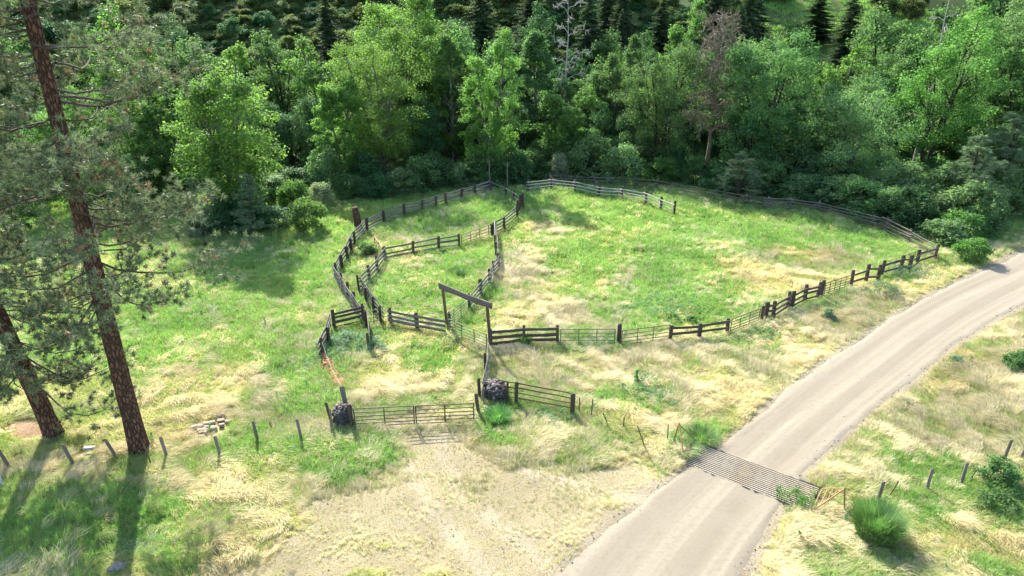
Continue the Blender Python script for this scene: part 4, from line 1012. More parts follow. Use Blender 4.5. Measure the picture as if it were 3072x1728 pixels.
def fence(name, label, P, rails, kind='board', mat='rail', post='post', pk='post', pw=.2, ph=1.35, side=1, thick=.05, wide=.15, group=None, skip=(), post_h=None, noposts=(), sag=.05, end_over=.12, cat='fence'):
    P = [tuple(p) for p in P]
    e = empty(name, (P[0][0], P[0][1], hz(*P[0])), label, cat, group)
    for i, p in enumerate(P):
        if i in noposts: continue
        a = P[max(0, i - 1)]; b = P[min(len(P) - 1, i + 1)]
        h = (post_h or {}).get(i, ph * (.96 + .1 * pr.random()))
        lean = (p[0] + pr.uniform(-.05, .05), p[1] + pr.uniform(-.05, .05))
        upright('post', pk, post, p, h, pw * (.74 + .25 * pr.random()), e, lean, math.atan2(b[1] - a[1], b[0] - a[0]))
    for i in range(len(P) - 1):
        if i in skip: continue
        a, b = P[i], P[i + 1]; dx, dy = b[0] - a[0], b[1] - a[1]; L = math.hypot(dx, dy)
        if L < .6: continue
        nx, ny = -dy / L * side, dx / L * side
        off = pw * .5 + thick * .5 + .012
        ex, ey = dx / L * end_over, dy / L * end_over
        st = .012 * (i % 2)                                       # neighbouring spans overlap side by side
        za, zb = hz(*a), hz(*b)
        for h in rails:
            ja, jb = pr.uniform(-sag, sag), pr.uniform(-sag, sag)
            o2 = off + st + (thick * .55 if (i % 2) else 0)
            stick('rail', kind, mat, (a[0] + nx * o2 - ex, a[1] + ny * o2 - ey, za + h + ja), (b[0] + nx * o2 + ex, b[1] + ny * o2 + ey, zb + h + jb), thick * (.85 + .3 * pr.random()), wide * (.8 + .35 * pr.random()), e)
    return e

def pipe_gate(name, label, a, b, h0=.18, h1=1.18, n=6, ups=4, mat='gate', d=.052, group='pipe gates', diag=False, mesh_=False):
    za, zb = hz(*a), hz(*b)
    e = empty(name, (a[0], a[1], za), label, 'gate', group)
    pt = lambda f, z: (a[0] + (b[0] - a[0]) * f, a[1] + (b[1] - a[1]) * f, za + (zb - za) * f + z)
    gaps = np.linspace(0, 1, n) ** 1.12
    for g_ in gaps: stick('rail', 'pipe', mat, pt(0, h0 + g_ * (h1 - h0)), pt(1, h0 + g_ * (h1 - h0)), d, d, e)
    for k in range(ups):
        f = k / (ups - 1); dd = d * (1.15 if k in (0, ups - 1) else 1.05)
        o = -.035 if 0 < k < ups - 1 else 0
        nx, ny = (b[1] - a[1]), -(b[0] - a[0]); L = math.hypot(nx, ny)
        p, q = pt(f, h0 - .03), pt(f, h1 + .02)
        stick('upright', 'pipe', mat, (p[0] + nx / L * o, p[1] + ny / L * o, p[2]), (q[0] + nx / L * o, q[1] + ny / L * o, q[2]), dd, dd, e)
    return e

FG = 'corral rail fences'
R4 = (.22, .55, .88, 1.2); R3 = (.38, .78, 1.18)
fence('rail_fence', 'long grey rail fence curving along the left outside of the corral', D['A'], R4, side=-1, group=FG, pw=.22, ph=1.4, wide=.15)
fence('rail_fence', 'inner rail fence forming the right side of the narrow cattle lane', D['B'], R4, side=1, group=FG, pw=.2)
fence('rail_fence', 'grey board fence crossing between the two inner pens', D['C'], (.3, .68, 1.1), side=1, group=FG, wide=.17)
fence('rail_fence', 'short rail fence right of the inner metal panel, by the cluster of posts', D['C3'], R4, side=1, group=FG)
fence('pole_fence', 'sagging pole fence from the post cluster to the far corner of the upper pen', D['Dd'], (.35, .75, 1.2), kind='pole', side=1, group=FG, thick=.09, wide=.09, sag=.12)
fence('rail_fence', 'curved rail fence between the middle pen and the big field', D['E'], R4, side=1, group=FG, wide=.14)
fence('rail_fence', 'grey board fence at the near side of the middle pen, ending at the header gate', D['F'], (.4, .75, 1.12), side=-1, group=FG, wide=.2, noposts=(2,))
fence('board_fence', 'dark four-board panel closing the back of the loading wing', D['W1'], R4, mat='rail_dark', side=-1, group=FG, wide=.17, noposts=(1,), post_h={0: 1.45})
fence('board_fence', 'slanting board wing running toward the orange netting', [(D['W2'][0][0] - .02, D['W2'][0][1] - .35)] + D['W2'][1:], (.45, .8, 1.15), side=-1, group=FG, noposts=(0,), end_over=.3, wide=.17)
fence('board_fence', 'short solid board wing seen edge-on beside the tall weeds', D['W3'], (.2, .38, .56, .74, .92, 1.1, 1.28), mat='rail', side=1, group=FG, wide=.17)
pipe_gate('pipe_gate', 'small pipe gate panel across the lane mouth by the loading wing', D['W4'][0], D['B'][-1], n=5, ups=3, mat='gate')
fence('pole_fence', 'two thin sagging poles bridging a gap beside the lane end', D['FB'], (.75, 1.15), kind='pole', mat='snag', group=FG, noposts=(0, 1), thick=.05, wide=.05, sag=.15)
pipe_gate('pipe_gate', 'rusty pipe panel set into the fence between the inner pens', D['C2'][0], D['C2'][1], n=5, ups=4, mat='rust', d=.07, h1=1.25)
pipe_gate('pipe_gate', 'open rusty pipe gate leaning out from the inner pen corner', D['opengate'][0], D['opengate'][1], n=5, ups=3, mat='rust', d=.055)
pipe_gate('pipe_gate', 'grey pipe panel slanting from the header gate to the curved pen fence', D['E2'][1], D['E2'][0], n=6, ups=4, mat='gate_green')
# a single bleached pole stands where the pens meet
stick_e = empty('leaning_pole', (*D['E'][0], hz(*D['E'][0])), 'pale bleached pole rail slanting off the curved pen fence', 'pole')
stick('pole', 'pole', 'snag', (D['E'][0][0], D['E'][0][1], 1.5), (D['E'][1][0], D['E'][1][1], 1.15), .09, .09, stick_e)
for k, (q, lb) in enumerate((((.55, 67.6), 'dark thick post in the cluster where three fences meet, nearest'), ((.85, 69.6), 'dark thick post in the cluster where three fences meet, middle'), ((1.15, 70.4), 'dark thick post in the cluster where three fences meet, farthest'))):
    o = upright('fence_post', 'post', 'post', q, 1.7, .24, None); tag(o, lb, 'post', 'thick corner posts')
o = upright('pole', 'rpost', 'post_grey', D['poleD'][0], 3.2, .14, None); tag(o, 'tall slim grey pole standing behind the upper pen corner', 'pole')
o = upright('pole', 'rpost', 'post_grey', (-2.6, 77.6), 3.6, .12, None); tag(o, 'slim pole at the far corner of the corral under the trees', 'pole')

# header gate
hb0, hb1 = [np.array(p) for p in D['head_base']]
hd = (hb1 - hb0) / np.linalg.norm(hb1 - hb0)
e = empty('header_gate_frame', (*hb0, hz(*hb0)), 'tall timber gateway with a heavy plank lintel on two poles', 'gateway')
for q, h in ((hb0, 3.05), (hb1, 3.3)):
    upright('post', 'rpost', 'pole_brown', tuple(q), h, .2, e, (q[0] - .22, q[1] + .06))
s0 = hb0 - hd * .35 + np.array([-.22, -.12]); s1 = hb1 + hd * .45 + np.array([-.22, -.12])
stick('lintel', 'board', 'beam', (s0[0], s0[1], hz(*hb0) + 2.98), (s1[0], s1[1], hz(*hb1) + 3.2), .12, .38, e)
upright('stub_post', 'post', 'post', (hb0[0] + .18, hb0[1] - .3), 1.25, .16, e)
pipe_gate('pipe_gate', 'pale pipe gate hung under the tall timber gateway', D['headgate'][0], D['headgate'][1], n=6, ups=4, mat='gate_green')

# roadside line of the field
fence('board_fence', 'dark three-board fence panel immediately right of the tall gateway', D['G'], (.42, .8, 1.2), mat='rail_dark', side=-1, group='dark roadside board panels', wide=.2, ph=1.4, pw=.2, end_over=.02)
pipe_gate('pipe_gate', 'pipe gate left of the lone dark post in the roadside fence line', D['g1'][0], D['g1'][1], n=5, ups=4, mat='gate_green')
o = upright('gate_post', 'post', 'post', D['gp'][0], 1.45, .24, None); tag(o, 'lone thick dark post between two pipe gates', 'post')
pipe_gate('pipe_gate', 'pipe gate right of the lone dark post in the roadside fence line', D['g2'][0], D['g2'][1], n=5, ups=4, mat='gate_green')
fence('board_fence', 'two-board panel half sunk in tall green weeds along the roadside', D['H1'], (.62, 1.05), mat='rail_dark', side=-1, group='dark roadside board panels', wide=.17, ph=1.2, pw=.22, end_over=.02)
pipe_gate('pipe_gate', 'tilted pipe panel between the weedy two-board panel and paired posts', D['g3'][0], D['g3'][1], n=6, ups=4, mat='gate')
fence('board_fence', 'run of dark three-board panels with paired posts, mid roadside', D['H2'], (.42, .8, 1.18), mat='rail_dark', side=-1, group='dark roadside board panels', wide=.15, ph=1.4, pw=.22, skip=(0, 3, 6), end_over=.02)
pipe_gate('pipe_gate', 'pipe gate farthest along the roadside fence', D['g4'][0], D['g4'][1], n=6, ups=6, mat='gate')
fence('board_fence', 'far run of dark board panels ending at the fence corner by the bushes', D['H3'], (.5, 1.12), mat='rail_dark', side=-1, group='dark roadside board panels', wide=.16, ph=1.45, pw=.24, skip=(2,), end_over=.02)
a, b = D['H3'][3], D['H3'][7]
pipe_gate('wire_panel', 'low wire panel fixed to the far roadside boards', (a[0] + .15, a[1] + .2), (b[0] - .15, b[1] + .2), n=6, ups=9, mat='gate_green', d=.025)
# back split-rail fence, stacked rails with rock cribs
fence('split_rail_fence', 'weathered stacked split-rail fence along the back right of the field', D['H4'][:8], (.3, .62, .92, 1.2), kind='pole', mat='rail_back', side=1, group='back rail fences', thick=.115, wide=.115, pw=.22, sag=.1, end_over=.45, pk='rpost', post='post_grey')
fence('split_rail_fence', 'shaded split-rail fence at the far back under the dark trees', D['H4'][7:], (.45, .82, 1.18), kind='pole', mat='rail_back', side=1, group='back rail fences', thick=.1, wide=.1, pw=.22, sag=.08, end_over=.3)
fence('pole_fence', 'light three-pole fence curving across the sunny back of the field', D['I'], (.5, .85, 1.2), kind='pole', mat='snag', side=-1, group='back rail fences', thick=.115, wide=.115, pw=.24, sag=.05, end_over=.2, ph=1.5)

# near lane
Jp = [(D['J'][0][0] - .2, D['J'][0][1] - .3)] + D['J'][1:]
fence('board_fence', 'pale board fence running toward the camera from the tall gateway', Jp, (.45, .85, 1.22), mat='rail', side=1, group='near lane fences', wide=.2, pw=.2, noposts=(0,), ph=1.42)
fence('pole_fence', 'three-pole fence between two thick posts right of the rock basket', [D['Kstart'][0]] + D['K'][1:], (.32, .62, .93, 1.24), kind='pole', mat='pole_brown', side=1, group='near lane fences', thick=.1, wide=.1, pw=.27, ph=1.42, noposts=(0,), end_over=.05, pk='rpost', sag=.02)
o = upright('fence_post', 'rpost', 'post', D['K'][0], 1.4, .12, None); tag(o, 'thin dark post at the right rim of the larger rock basket', 'post')
o = upright('gate_post', 'rpost', 'post', D['gatepost'][0], 1.35, .2, None, (D['gatepost'][0][0] - .12, D['gatepost'][0][1])); tag(o, 'dark post at the latch end of the long double gate', 'post')
g0, g1_, g2_ = D['maingate']
pipe_gate('pipe_gate', 'left leaf of the long double pipe gate, hinged by the smaller rock basket', g0, (g1_[0] - .05, g1_[1]), n=6, ups=3, mat='gate', d=.06, h1=1.25)
pipe_gate('pipe_gate', 'right leaf of the long double pipe gate, meeting the dark latch post', (g1_[0] + .05, g1_[1]), g2_, n=6, ups=3, mat='gate', d=.06, h1=1.25)

# rock-filled wire baskets
def rock_mesh(seed, mat):
    r = np.random.default_rng(seed); t = (1 + 5 ** .5) / 2
    V = unit(np.array([(-1, t, 0), (1, t, 0), (-1, -t, 0), (1, -t, 0), (0, -1, t), (0, 1, t), (0, -1, -t), (0, 1, -t), (t, 0, -1), (t, 0, 1), (-t, 0, -1), (-t, 0, 1)], float))
    F = np.array([(0, 11, 5), (0, 5, 1), (0, 1, 7), (0, 7, 10), (0, 10, 11), (1, 5, 9), (5, 11, 4), (11, 10, 2), (10, 7, 6), (7, 1, 8), (3, 9, 4), (3, 4, 2), (3, 2, 6), (3, 6, 8), (3, 8, 9), (4, 9, 5), (2, 4, 11), (6, 2, 10), (8, 6, 7), (9, 8, 1)])
    return mesh_np('rock', V * (.6 + .6 * r.random((12, 1))) * np.array([1, .85, .7]), F, [M[mat]])
RK = [rock_mesh(700 + i, ('rock_d', 'rock_d', 'rock_p', 'rock_d', 'rock_r', 'rock_d')[i]) for i in range(6)]
def basket(label, c, rad, h, n, seed):
    r = np.random.default_rng(seed); z0 = hz(*c)
    e = empty('rock_basket', (c[0], c[1], z0), label, 'rock basket', 'rock-filled wire baskets')
    for i in range(n):
        f = i / n
        if f < .62:                                   # wall of the drum
            a = i * 2.39996; rr = rad * (.8 + .14 * r.random()); z = .08 + (h - .2) * r.random(); s = .13 + .07 * r.random()
        else:                                         # heaped top
            a = r.random() * 6.28; q = math.sqrt(r.random()); rr = rad * .85 * q; z = h - .12 + .2 * (1 - q * q) + .05 * r.random(); s = .13 + .11 * r.random()
        k = int(r.integers(0, 6)) if f > .62 else int(r.choice([0, 1, 3, 5, 2]))
        obj('rock', RK[k], e, (math.cos(a) * rr, math.sin(a) * rr, z), tuple(r.random(3) * 6), (s, s, s))
    core = Geo(); aa = np.linspace(0, 2 * math.pi, 15)[:-1]
    core.tube([(0, 0, 0), (0, 0, h * .5), (0, 0, h - .12)], [rad * .8] * 3, 14, jit=.1)
    obj('rubble_core', core.mesh('rubble_core', [M['rock_d']]), e)
    g = Geo()
    for z in np.linspace(.03, h, 8):
        P = [(math.cos(t) * rad, math.sin(t) * rad, z + .01 * math.sin(t * 5)) for t in np.linspace(0, 2 * math.pi, 25)]
        g.tube(P, .006, 3, cap=False)
    for t in np.linspace(0, 2 * math.pi, 37)[:-1]:
        g.tube([(math.cos(t) * rad, math.sin(t) * rad, 0), (math.cos(t) * rad, math.sin(t) * rad, h + .03)], .006, 3, cap=False)
    obj('wire_cage', g.mesh('wire_cage', [M['wire']]), e)
    return e
bR = D['basketR']; bL = D['basketL']
basket('larger round wire basket of dark rocks beside the pole fence', (bR[0], bR[1] + .15), .66, .88, 190, 11)
basket('smaller wire basket of dark rocks at the hinge end of the double gate', (bL[0], bL[1] + .05), .46, .92, 140, 12)
o = upright('stake', 'rpost', 'post_grey', (bR[0] - .62, bR[1] - .62), 1.15, .12, None); tag(o, 'grey stake in front of the larger rock basket', 'post')
bp_ = [('thick grey post leaning back behind the smaller rock basket', (bL[0] + .12, bL[1] + .75), (bL[0] - .12, bL[1] + .95), 1.75, .26, 'post_grey'), ('short leaning dark post left of the smaller rock basket', (bL[0] - .6, bL[1] + .1), (bL[0] - .78, bL[1] + .1), 1.3, .15, 'post'), ('thin stake at the left front of the smaller rock basket', (bL[0] - .45, bL[1] - .45), (bL[0] - .48, bL[1] - .45), 1.25, .11, 'post_grey'), ('thick dark post between the smaller rock basket and the gate', (bL[0] + .55, bL[1] - .32), (bL[0] + .5, bL[1] - .32), 1.42, .24, 'post')]
for lb, b0, t0, h, w_, mt in bp_:
    o = upright('basket_post', 'rpost', mt, b0, h, w_, None, t0); tag(o, lb, 'post', 'posts round the smaller rock basket')

# orange netting and rope
W2e = D['W2'][-1]
g = Geo(); r = np.random.default_rng(21)
net = np.array(D['orange']); nu, nv = 34, 9
A0 = np.array([W2e[0] + .15, W2e[1] - .25]); A1 = np.array([bL[0] - .75, bL[1] + 3.6])
Pn = np.zeros((nu, nv, 3))
for i in range(nu):
    f = i / (nu - 1); c = A0 + (A1 - A0) * f
    hgt = (.62 - .4 * f) * (.6 + .6 * float(vnoise(np.array([i * .35]), np.array([.3]), 5)[0]))
    for j in range(nv):
        u = j / (nv - 1)
        Pn[i, j] = (c[0] - .55 * (1 - u) + .12 * math.sin(i * .9 + j), c[1] + .12 * math.cos(i * 1.3 + j), .07 + hgt * u * (.75 + .4 * r.random()))
        Pn[i, j, 2] += hz(Pn[i, j, 0], Pn[i, j, 1])
for i in range(nu): g.tube(Pn[i], .011, 3, cap=False)
for j in range(nv): g.tube(Pn[:, j], .010, 3, cap=False)
tag(obj('safety_netting', g.mesh('safety_netting', [M['orange']])), 'crumpled orange plastic netting fallen beside the loading wing', 'netting')
g = Geo(); p0 = np.array([W2e[0] + .05, W2e[1] - .12, 1.1]); p1_ = np.array([bL[0] - .1, bL[1] + .9, 1.75]); q = np.linspace(0, 1, 24)
g.tube(p0 + (p1_ - p0) * q[:, None] + np.stack([q * 0, q * 0, -.45 * np.sin(q * math.pi)], 1), .007, 4)
tag(obj('rope', g.mesh('rope', [M['white']])), 'thin pale rope stretched from the loading wing to the leaning grey post', 'rope')

# cattle guard
def gp3(a, b, z): return (GCEN[0] + gu[0] * a + gv[0] * b, GCEN[1] + gu[1] * a + gv[1] * b, z)
e = empty('cattle_guard', (GCEN[0], GCEN[1], 0), 'steel cattle guard of pale parallel bars set across the gravel road', 'cattle guard')
nbars = 14
for k in range(nbars):
    b = -GWID / 2 + .07 + (GWID - .14) * k / (nbars - 1)
    stick('bar', 'pipe', 'guard_bar', gp3(-GLEN / 2 + pr.uniform(0, .05), b, -.012), gp3(GLEN / 2 - pr.uniform(0, .05), b, -.008), .046, .04, e)
for k in range(4):
    a = -GLEN / 2 + .15 + (GLEN - .3) * k / 3
    stick('crossbeam', 'board', 'rail_dark', gp3(a, -GWID / 2 + .03, -.26), gp3(a, GWID / 2 - .03, -.26), .14, .2, e)
g = Geo(); ang = math.atan2(gu[1], gu[0])
for s in (-1, 1): g.box(np.array(gp3(0, s * (GWID / 2 + .06), -.42)), (GLEN + .1, .12, .80), ang)
for s in (-1, 1): g.box(np.array(gp3(s * (GLEN / 2 + .1), 0, -.42)), (.12, GWID + .24, .78), ang)
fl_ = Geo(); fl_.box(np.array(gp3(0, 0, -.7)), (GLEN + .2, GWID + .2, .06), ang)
obj('pit_floor', fl_.mesh('pit_floor', [M['pit_shade']]), e, -e.matrix_basis.translation)  # floor coloured dark to imitate shade under the bars
obj('pit_wall', g.mesh('pit_wall', [M['concrete']]), e, -e.matrix_basis.translation)
def wing(label, lean, sgn):
    a0 = sgn * (GLEN / 2 + .12)
    e = empty('guard_wing', gp3(a0, 0, 0), label, 'guard wing', 'cattle guard wings')
    f0 = gp3(a0, -GWID / 2 + .05, .05); f1 = gp3(a0, GWID / 2 - .05, .05)
    ap = gp3(a0 + sgn * .95, .0 if sgn > 0 else .35, 1.12)
    foot = gp3(a0 + sgn * 1.15, -.05 if sgn > 0 else .3, -.1)
    V3 = Vector
    def lerp(p, q, t): return tuple(V3(p) + (V3(q) - V3(p)) * t)
    stick('side_pipe', 'pipe', 'rust', f0, ap, .062, .062, e); stick('side_pipe', 'pipe', 'rust', f1, ap, .06, .06, e)
    stick('base_pipe', 'pipe', 'rust', f0, f1, .055, .055, e)
    stick('leg', 'pipe', 'rust', foot, lerp(foot, ap, 1.04), .075, .075, e)
    for t in (.25, .48, .7, .86): stick('rung', 'pipe', 'rust', lerp(f0, ap, t), lerp(f1, ap, t), .042, .042, e)
wing('rusty triangular wing frame at the left end of the cattle guard', 0, -1)
wing('rusty triangular wing frame at the right end of the cattle guard', 0, 1)

# loose posts of the wire fences
PL = ['leftmost grey post of the row, at the picture edge', 'tilted grey post left of the tall pine, near the white board', 'grey post tipping left, just left of the tall pine base', 'grey post just right of the tall pine base', 'tallest grey post, standing in front of the sawn wood blocks', 'grey post right of the sawn wood blocks', 'grey post nearest the smaller rock basket']
for lb, (b0, t0), lean in zip(PL, D['postsL'], (-.35, -.3, -.42, -.12, -.1, -.1, -.12)):
    o = upright('fence_post', 'rpost', 'post_grey', b0, 1.3, .15, None, (b0[0] + lean, b0[1] + .02)); tag(o, lb, 'post', 'wooden posts of the left wire fence')
PR = ['grey post nearest the right cattle guard wing', 'grey post second from the right cattle guard wing', 'grey post left of the dark right-hand bushes', 'grey post behind the dark right-hand bushes', 'tall leaning post at the right edge']
for lb, (b0, t0), lean in zip(PR, D['postsR'], (.05, 0, 0, .05, .2)):
    o = upright('fence_post', 'rpost', 'post_grey', b0, 1.25, .14, None, (b0[0] + lean, b0[1])); tag(o, lb, 'post', 'wooden posts of the right wire fence')
tl = ['thin stake just right of the pole fence end post', 'crooked thin stick right of the pole fence end', 'leaning thin stake farthest left in the sparse row by the road', 'short thin stake, second left in the sparse row by the road', 'long thin stake leaning left in the sparse row by the road', 'thin upright stake beside the left cattle guard wing']
for lb, b0, h, ln in zip(tl, D['tposts'], (1.05, 1.15, .8, .75, 1.5, 1.15), (.0, .05, -.35, 0, -.55, -.06)):
    o = upright('thin_stake', 'rpost', 'pole_brown', b0, h, .06, None, (b0[0] + ln, b0[1])); tag(o, lb, 'stake', 'thin stakes')
o = upright('thin_stake', 'rpost', 'pole_brown', (16.95, 24.75), .9, .06, None, (17.2, 24.75)); tag(o, 'thin rusty stake between the two nearest right-hand posts', 'stake', 'thin stakes')
o = upright('thin_stake', 'rpost', 'pole_brown', (21.2, 25.8), .75, .05, None, (21.4, 25.8)); tag(o, 'thin stake right of the post by the dark bushes', 'stake', 'thin stakes')
o = upright('thin_stake', 'rpost', 'pole_brown', D['stick'], 1.35, .07, None, (D['stick'][0] - .15, D['stick'][1])); tag(o, 'dark bent stick at the foot of the tall pine', 'stake', 'thin stakes')
o = upright('thin_stake', 'rpost', 'pole_brown', D['rusty'], .55, .06, None, (D['rusty'][0] - .2, D['rusty'][1])); tag(o, 'short rusty stake between the two rightmost grey posts', 'stake', 'thin stakes')
wp = D['whitepost'][0]
o = upright('white_stake', 'pipe_post', 'white', wp, 1.3, .08, None) if ('pipe_post', 'white') in U else obj('white_stake', post_unit(71, 'white', True), None, (wp[0], wp[1], hz(*wp) - .2), (0, .03, 0), (.09, .09, 1.75)); tag(o, 'white stake at the left edge of the picture', 'stake')

# sawn blocks, white board, stump, boulder
r = np.random.default_rng(31)
CB = []
for i in range(3):
    V = np.array([(x, y, z) for z in (0, 1) for x, y in ((-.5, -.5), (.5, -.5), (.5, .5), (-.5, .5))], float) + (r.random((8, 3)) - .5) * .1
    V[:, 2] = np.clip(V[:, 2], 0, 1.05)
    CB.append(mesh_np('block', V, np.array([(3, 2, 1, 0), (4, 5, 6, 7), (0, 1, 5, 4), (1, 2, 6, 5), (2, 3, 7, 6), (3, 0, 4, 7)]), [M['cutwood']]))
for i, (x, y) in enumerate(D['wood']):
    s = .2 + .12 * r.random()
    o = obj('wood_block', CB[i % 3], None, (x, y, hz(x, y) + .04), ((r.random() - .5) * .15, (r.random() - .5) * .15, (r.random() - .5) * .9 + .2), (s * 1.2, s * .8, .1 + .08 * r.random()))
    tag(o, 'pale sawn wood block in the scattered pile behind the tallest grey post', 'wood block', 'scattered sawn wood blocks')
wb = D['whiteboard']; g = Geo(); g.box((0, 0, 0), (.55, .22, .05))
tag(obj('board', g.mesh('board', [M['white']]), None, (wb[0], wb[1], hz(*wb) + .22), (.35, 0, .05)), 'small white board lying in the grass left of the tall pine', 'board')
st = D['stump']; g = Geo(); g.tube([(0, 0, -.2), (.02, 0, .5), (-.06, 0, 1.4), (-.12, 0, 2.1)], [.42, .36, .33, .31], 11, jit=.18)
tag(obj('tree_stump', g.mesh('tree_stump', [M['pine_bark']], True), None, (st[0], st[1], hz(*st))), 'tall broken tree stump outside the left corner of the corral', 'stump')
rk = D['rock']; tag(obj('boulder', rock_mesh(740, 'rock_p'), None, (rk[0], rk[1] + .1, hz(*rk) + .1), (0, 0, .5), (.5, .36, .3)), 'grey boulder at the bottom edge below the tall pine', 'boulder')

# ------------------------------------------------------------------ single plants of the meadow
def grass_clump(name, r, Wd, Hh, n, mat='bunch', wd=.02, spread=.55):
    a = r.random(n) * 6.283; q = np.sqrt(r.random(n)) * Wd * .33
    o = np.stack([np.cos(a) * q, np.sin(a) * q, np.zeros(n)], 1)
    az = a + (r.random(n) - .5) * 1.6; ln = Hh * (.6 + .5 * r.random(n)); lean = (spread * q / (Wd * .33) + .15) * (.5 + .8 * r.random(n))
    d = np.stack([np.cos(az), np.sin(az), np.zeros(n)], 1); b = np.stack([-np.sin(az), np.cos(az), np.zeros(n)], 1)
    m1 = o + d * (ln * lean * .35)[:, None] + np.array([0, 0, 1.]) * (ln * .6)[:, None]
    e = o + d * (ln * lean * .95)[:, None] + np.array([0, 0, 1.]) * (ln * (1.0 - .25 * lean))[:, None]
    w_ = wd * (.7 + .6 * r.random((n, 1)))
    V = np.stack([o - b * w_ * .5, o + b * w_ * .5, m1 + b * w_ * .45, m1 - b * w_ * .45, e], 1).reshape(-1, 3)
    i = np.arange(n) * 5
    return mesh_np(name, V, [np.stack([i, i + 1, i + 2, i + 3], 1), np.stack([i + 3, i + 2, i + 4], 1)], [M[mat]], False, {'tint': np.tile(np.clip(r.random(n), 0, .9), 2)})
PLN = {p[0]: p[1:] for p in D['plants']}
def clump(key, label, mat='bunch', n=900, wd=.022, spread=.55, name='grass_clump', h=1.0, cat='grass clump'):
    X, Y, w_, h_ = PLN[key]
    me = grass_clump(key, np.random.default_rng(hash_seed(key)), w_, h_ * h, n, mat, wd, spread)
    tag(obj(name, me, None, (X, Y, hz(X, Y))), label, cat, 'grass clumps')
def single_bush(key, label, mat, leaf=.09, per=90, dens=1.0, name='shrub', h=1.0):
    X, Y, w_, h_ = PLN[key]
    ms = bush(key, np.random.default_rng(hash_seed(key)), w_ * 1.1, h_ * h, mat, leaf, per, dens, ragged=.85)
    plant(name, ms, ('stems', 'foliage'), (X, Y, hz(X, Y)), label, 'shrub', 'single meadow shrubs')
clump('bunch', 'big blue-green bunch grass clump in the lower right, below the guard wing', 'bunch', 5200, .016, .42, 'bunch_grass', h=.85)
clump('gclump', 'green grass clump under the left cattle guard wing', 'bunch', 900, .018, .9, h=.5)
clump('gclump2', 'yellow-green grass clump behind the left cattle guard wing', 'bunch', 900, .016, 1.0, h=.55)
clump('basketgrass', 'tall green grass in front of the larger rock basket', 'bunch', 1300, .016, .6, h=.7)
clump('postgrass', 'tall green grass at the foot of the left gateway post', 'bunch', 380, .016, .5, h=.4)
clump('g3', 'grass tuft growing through the dark three-board panel', 'bunch', 350, .022, .6)
single_bush('darkbush', 'dark green bush by the right-hand posts, upper of two', 'cotton_b', .1, 60, .9)
single_bush('darkbush2', 'dark green bush by the right-hand posts, lower of two', 'cotton_b', .1, 60, .9, h=.8)
single_bush('edgebush', 'green bush at the right edge above the dry grass', 'cotton_b', .1, 100)
single_bush('sage', 'grey-green sagebrush between the roadside fence and the road', 'sage', .08, 90)
single_bush('sage2', 'long low grey-green weeds below the far dark board panels', 'sage', .08, 80, h=.8)
single_bush('sage3', 'small round sage tuft in the dry roadside grass', 'sage', .07, 80)
single_bush('sage4', 'small sage tuft right of the road', 'sage', .07, 80)
single_bush('guardweed', 'bright weeds growing up through the right end of the cattle guard', 'cotton', .07, 60, .7, name='weed_clump', h=.55)
single_bush('dark1', 'dark weed patch in the field behind the two-board panel, larger', 'cotton_b', .09, 55, .8, name='weed_clump', h=.7)
single_bush('dark2', 'dark weed patch in the field behind the two-board panel, smaller', 'cotton_b', .09, 55, .8, name='weed_clump', h=.7)
single_bush('lane', 'leafy green bush inside the cattle lane', 'cotton_b', .1, 90)
single_bush('pen1', 'leafy weed mound in the middle pen', 'cotton_b', .08, 70, .7, name='weed_clump', h=.6)
single_bush('chute', 'dense blue-green weeds inside the loading wing', 'sage', .09, 90, .8, name='weed_clump', h=.7)
single_bush('chute2', 'blue-green weeds at the foot of the edge-on board wing', 'sage', .09, 80, .8, name='weed_clump', h=.6)
X, Y, w_, h_ = PLN['mullein']; r = np.random.default_rng(5)
V, F, ti = leaf_cloud(np.array([(0, 0, .12), (0, 0, .3), (0, 0, .55), (0, 0, .8)]), np.array([(.3, .3, .1), (.22, .22, .1), (.13, .13, .12), (.07, .07, .15)]), 26, .2, r, up=.7)
tag(obj('mullein_plant', mesh_np('mullein_plant', V, F, [M['bunch']], False, {'tint': ti}), None, (X, Y, hz(X, Y))), 'single upright leafy mullein in the dry grass right of the pole fence', 'plant')

# ------------------------------------------------------------------ grass (uncountable): tufts instanced on points
SRC = bpy.data.collections.new('tuft_sources')
def tuft(name, r, n, Hh, Wd, mat, lean=0.0, wd=.012, seed_head=0.0, spread=.6):
    a = r.random(n) * 6.283; q = np.sqrt(r.random(n)) * Wd
    o = np.stack([np.cos(a) * q, np.sin(a) * q, np.full(n, -.02)], 1)
    az = a + (r.random(n) - .5) * 2; ln = Hh * (.55 + .6 * r.random(n))
    d = np.stack([np.cos(az), np.sin(az), np.zeros(n)], 1) * (spread * r.random(n))[:, None] + np.array([lean, 0, 0]) * (.6 + .6 * r.random(n))[:, None]
    b = unit(np.stack([-d[:, 1] + (r.random(n) - .5) * .3, d[:, 0] + (r.random(n) - .5) * .3, np.zeros(n)], 1))
    up = np.array([0, 0, 1.])
    m1 = o + (d * .35 + up * .62) * ln[:, None]; e = o + (d * 1.0 + up * (.95 / (1 + .9 * np.linalg.norm(d, axis=1)[:, None] ** 2))) * ln[:, None]
    w_ = wd * (.6 + .8 * r.random((n, 1)))
    V = np.stack([o - b * w_ * .5, o + b * w_ * .5, m1 + b * w_ * .5, m1 - b * w_ * .5, e], 1).reshape(-1, 3)
    i = np.arange(n) * 5
    me = mesh_np(name, V, [np.stack([i, i + 1, i + 2, i + 3], 1), np.stack([i + 3, i + 2, i + 4], 1)], [M[mat]])
    return bpy.data.objects.new(name, me)
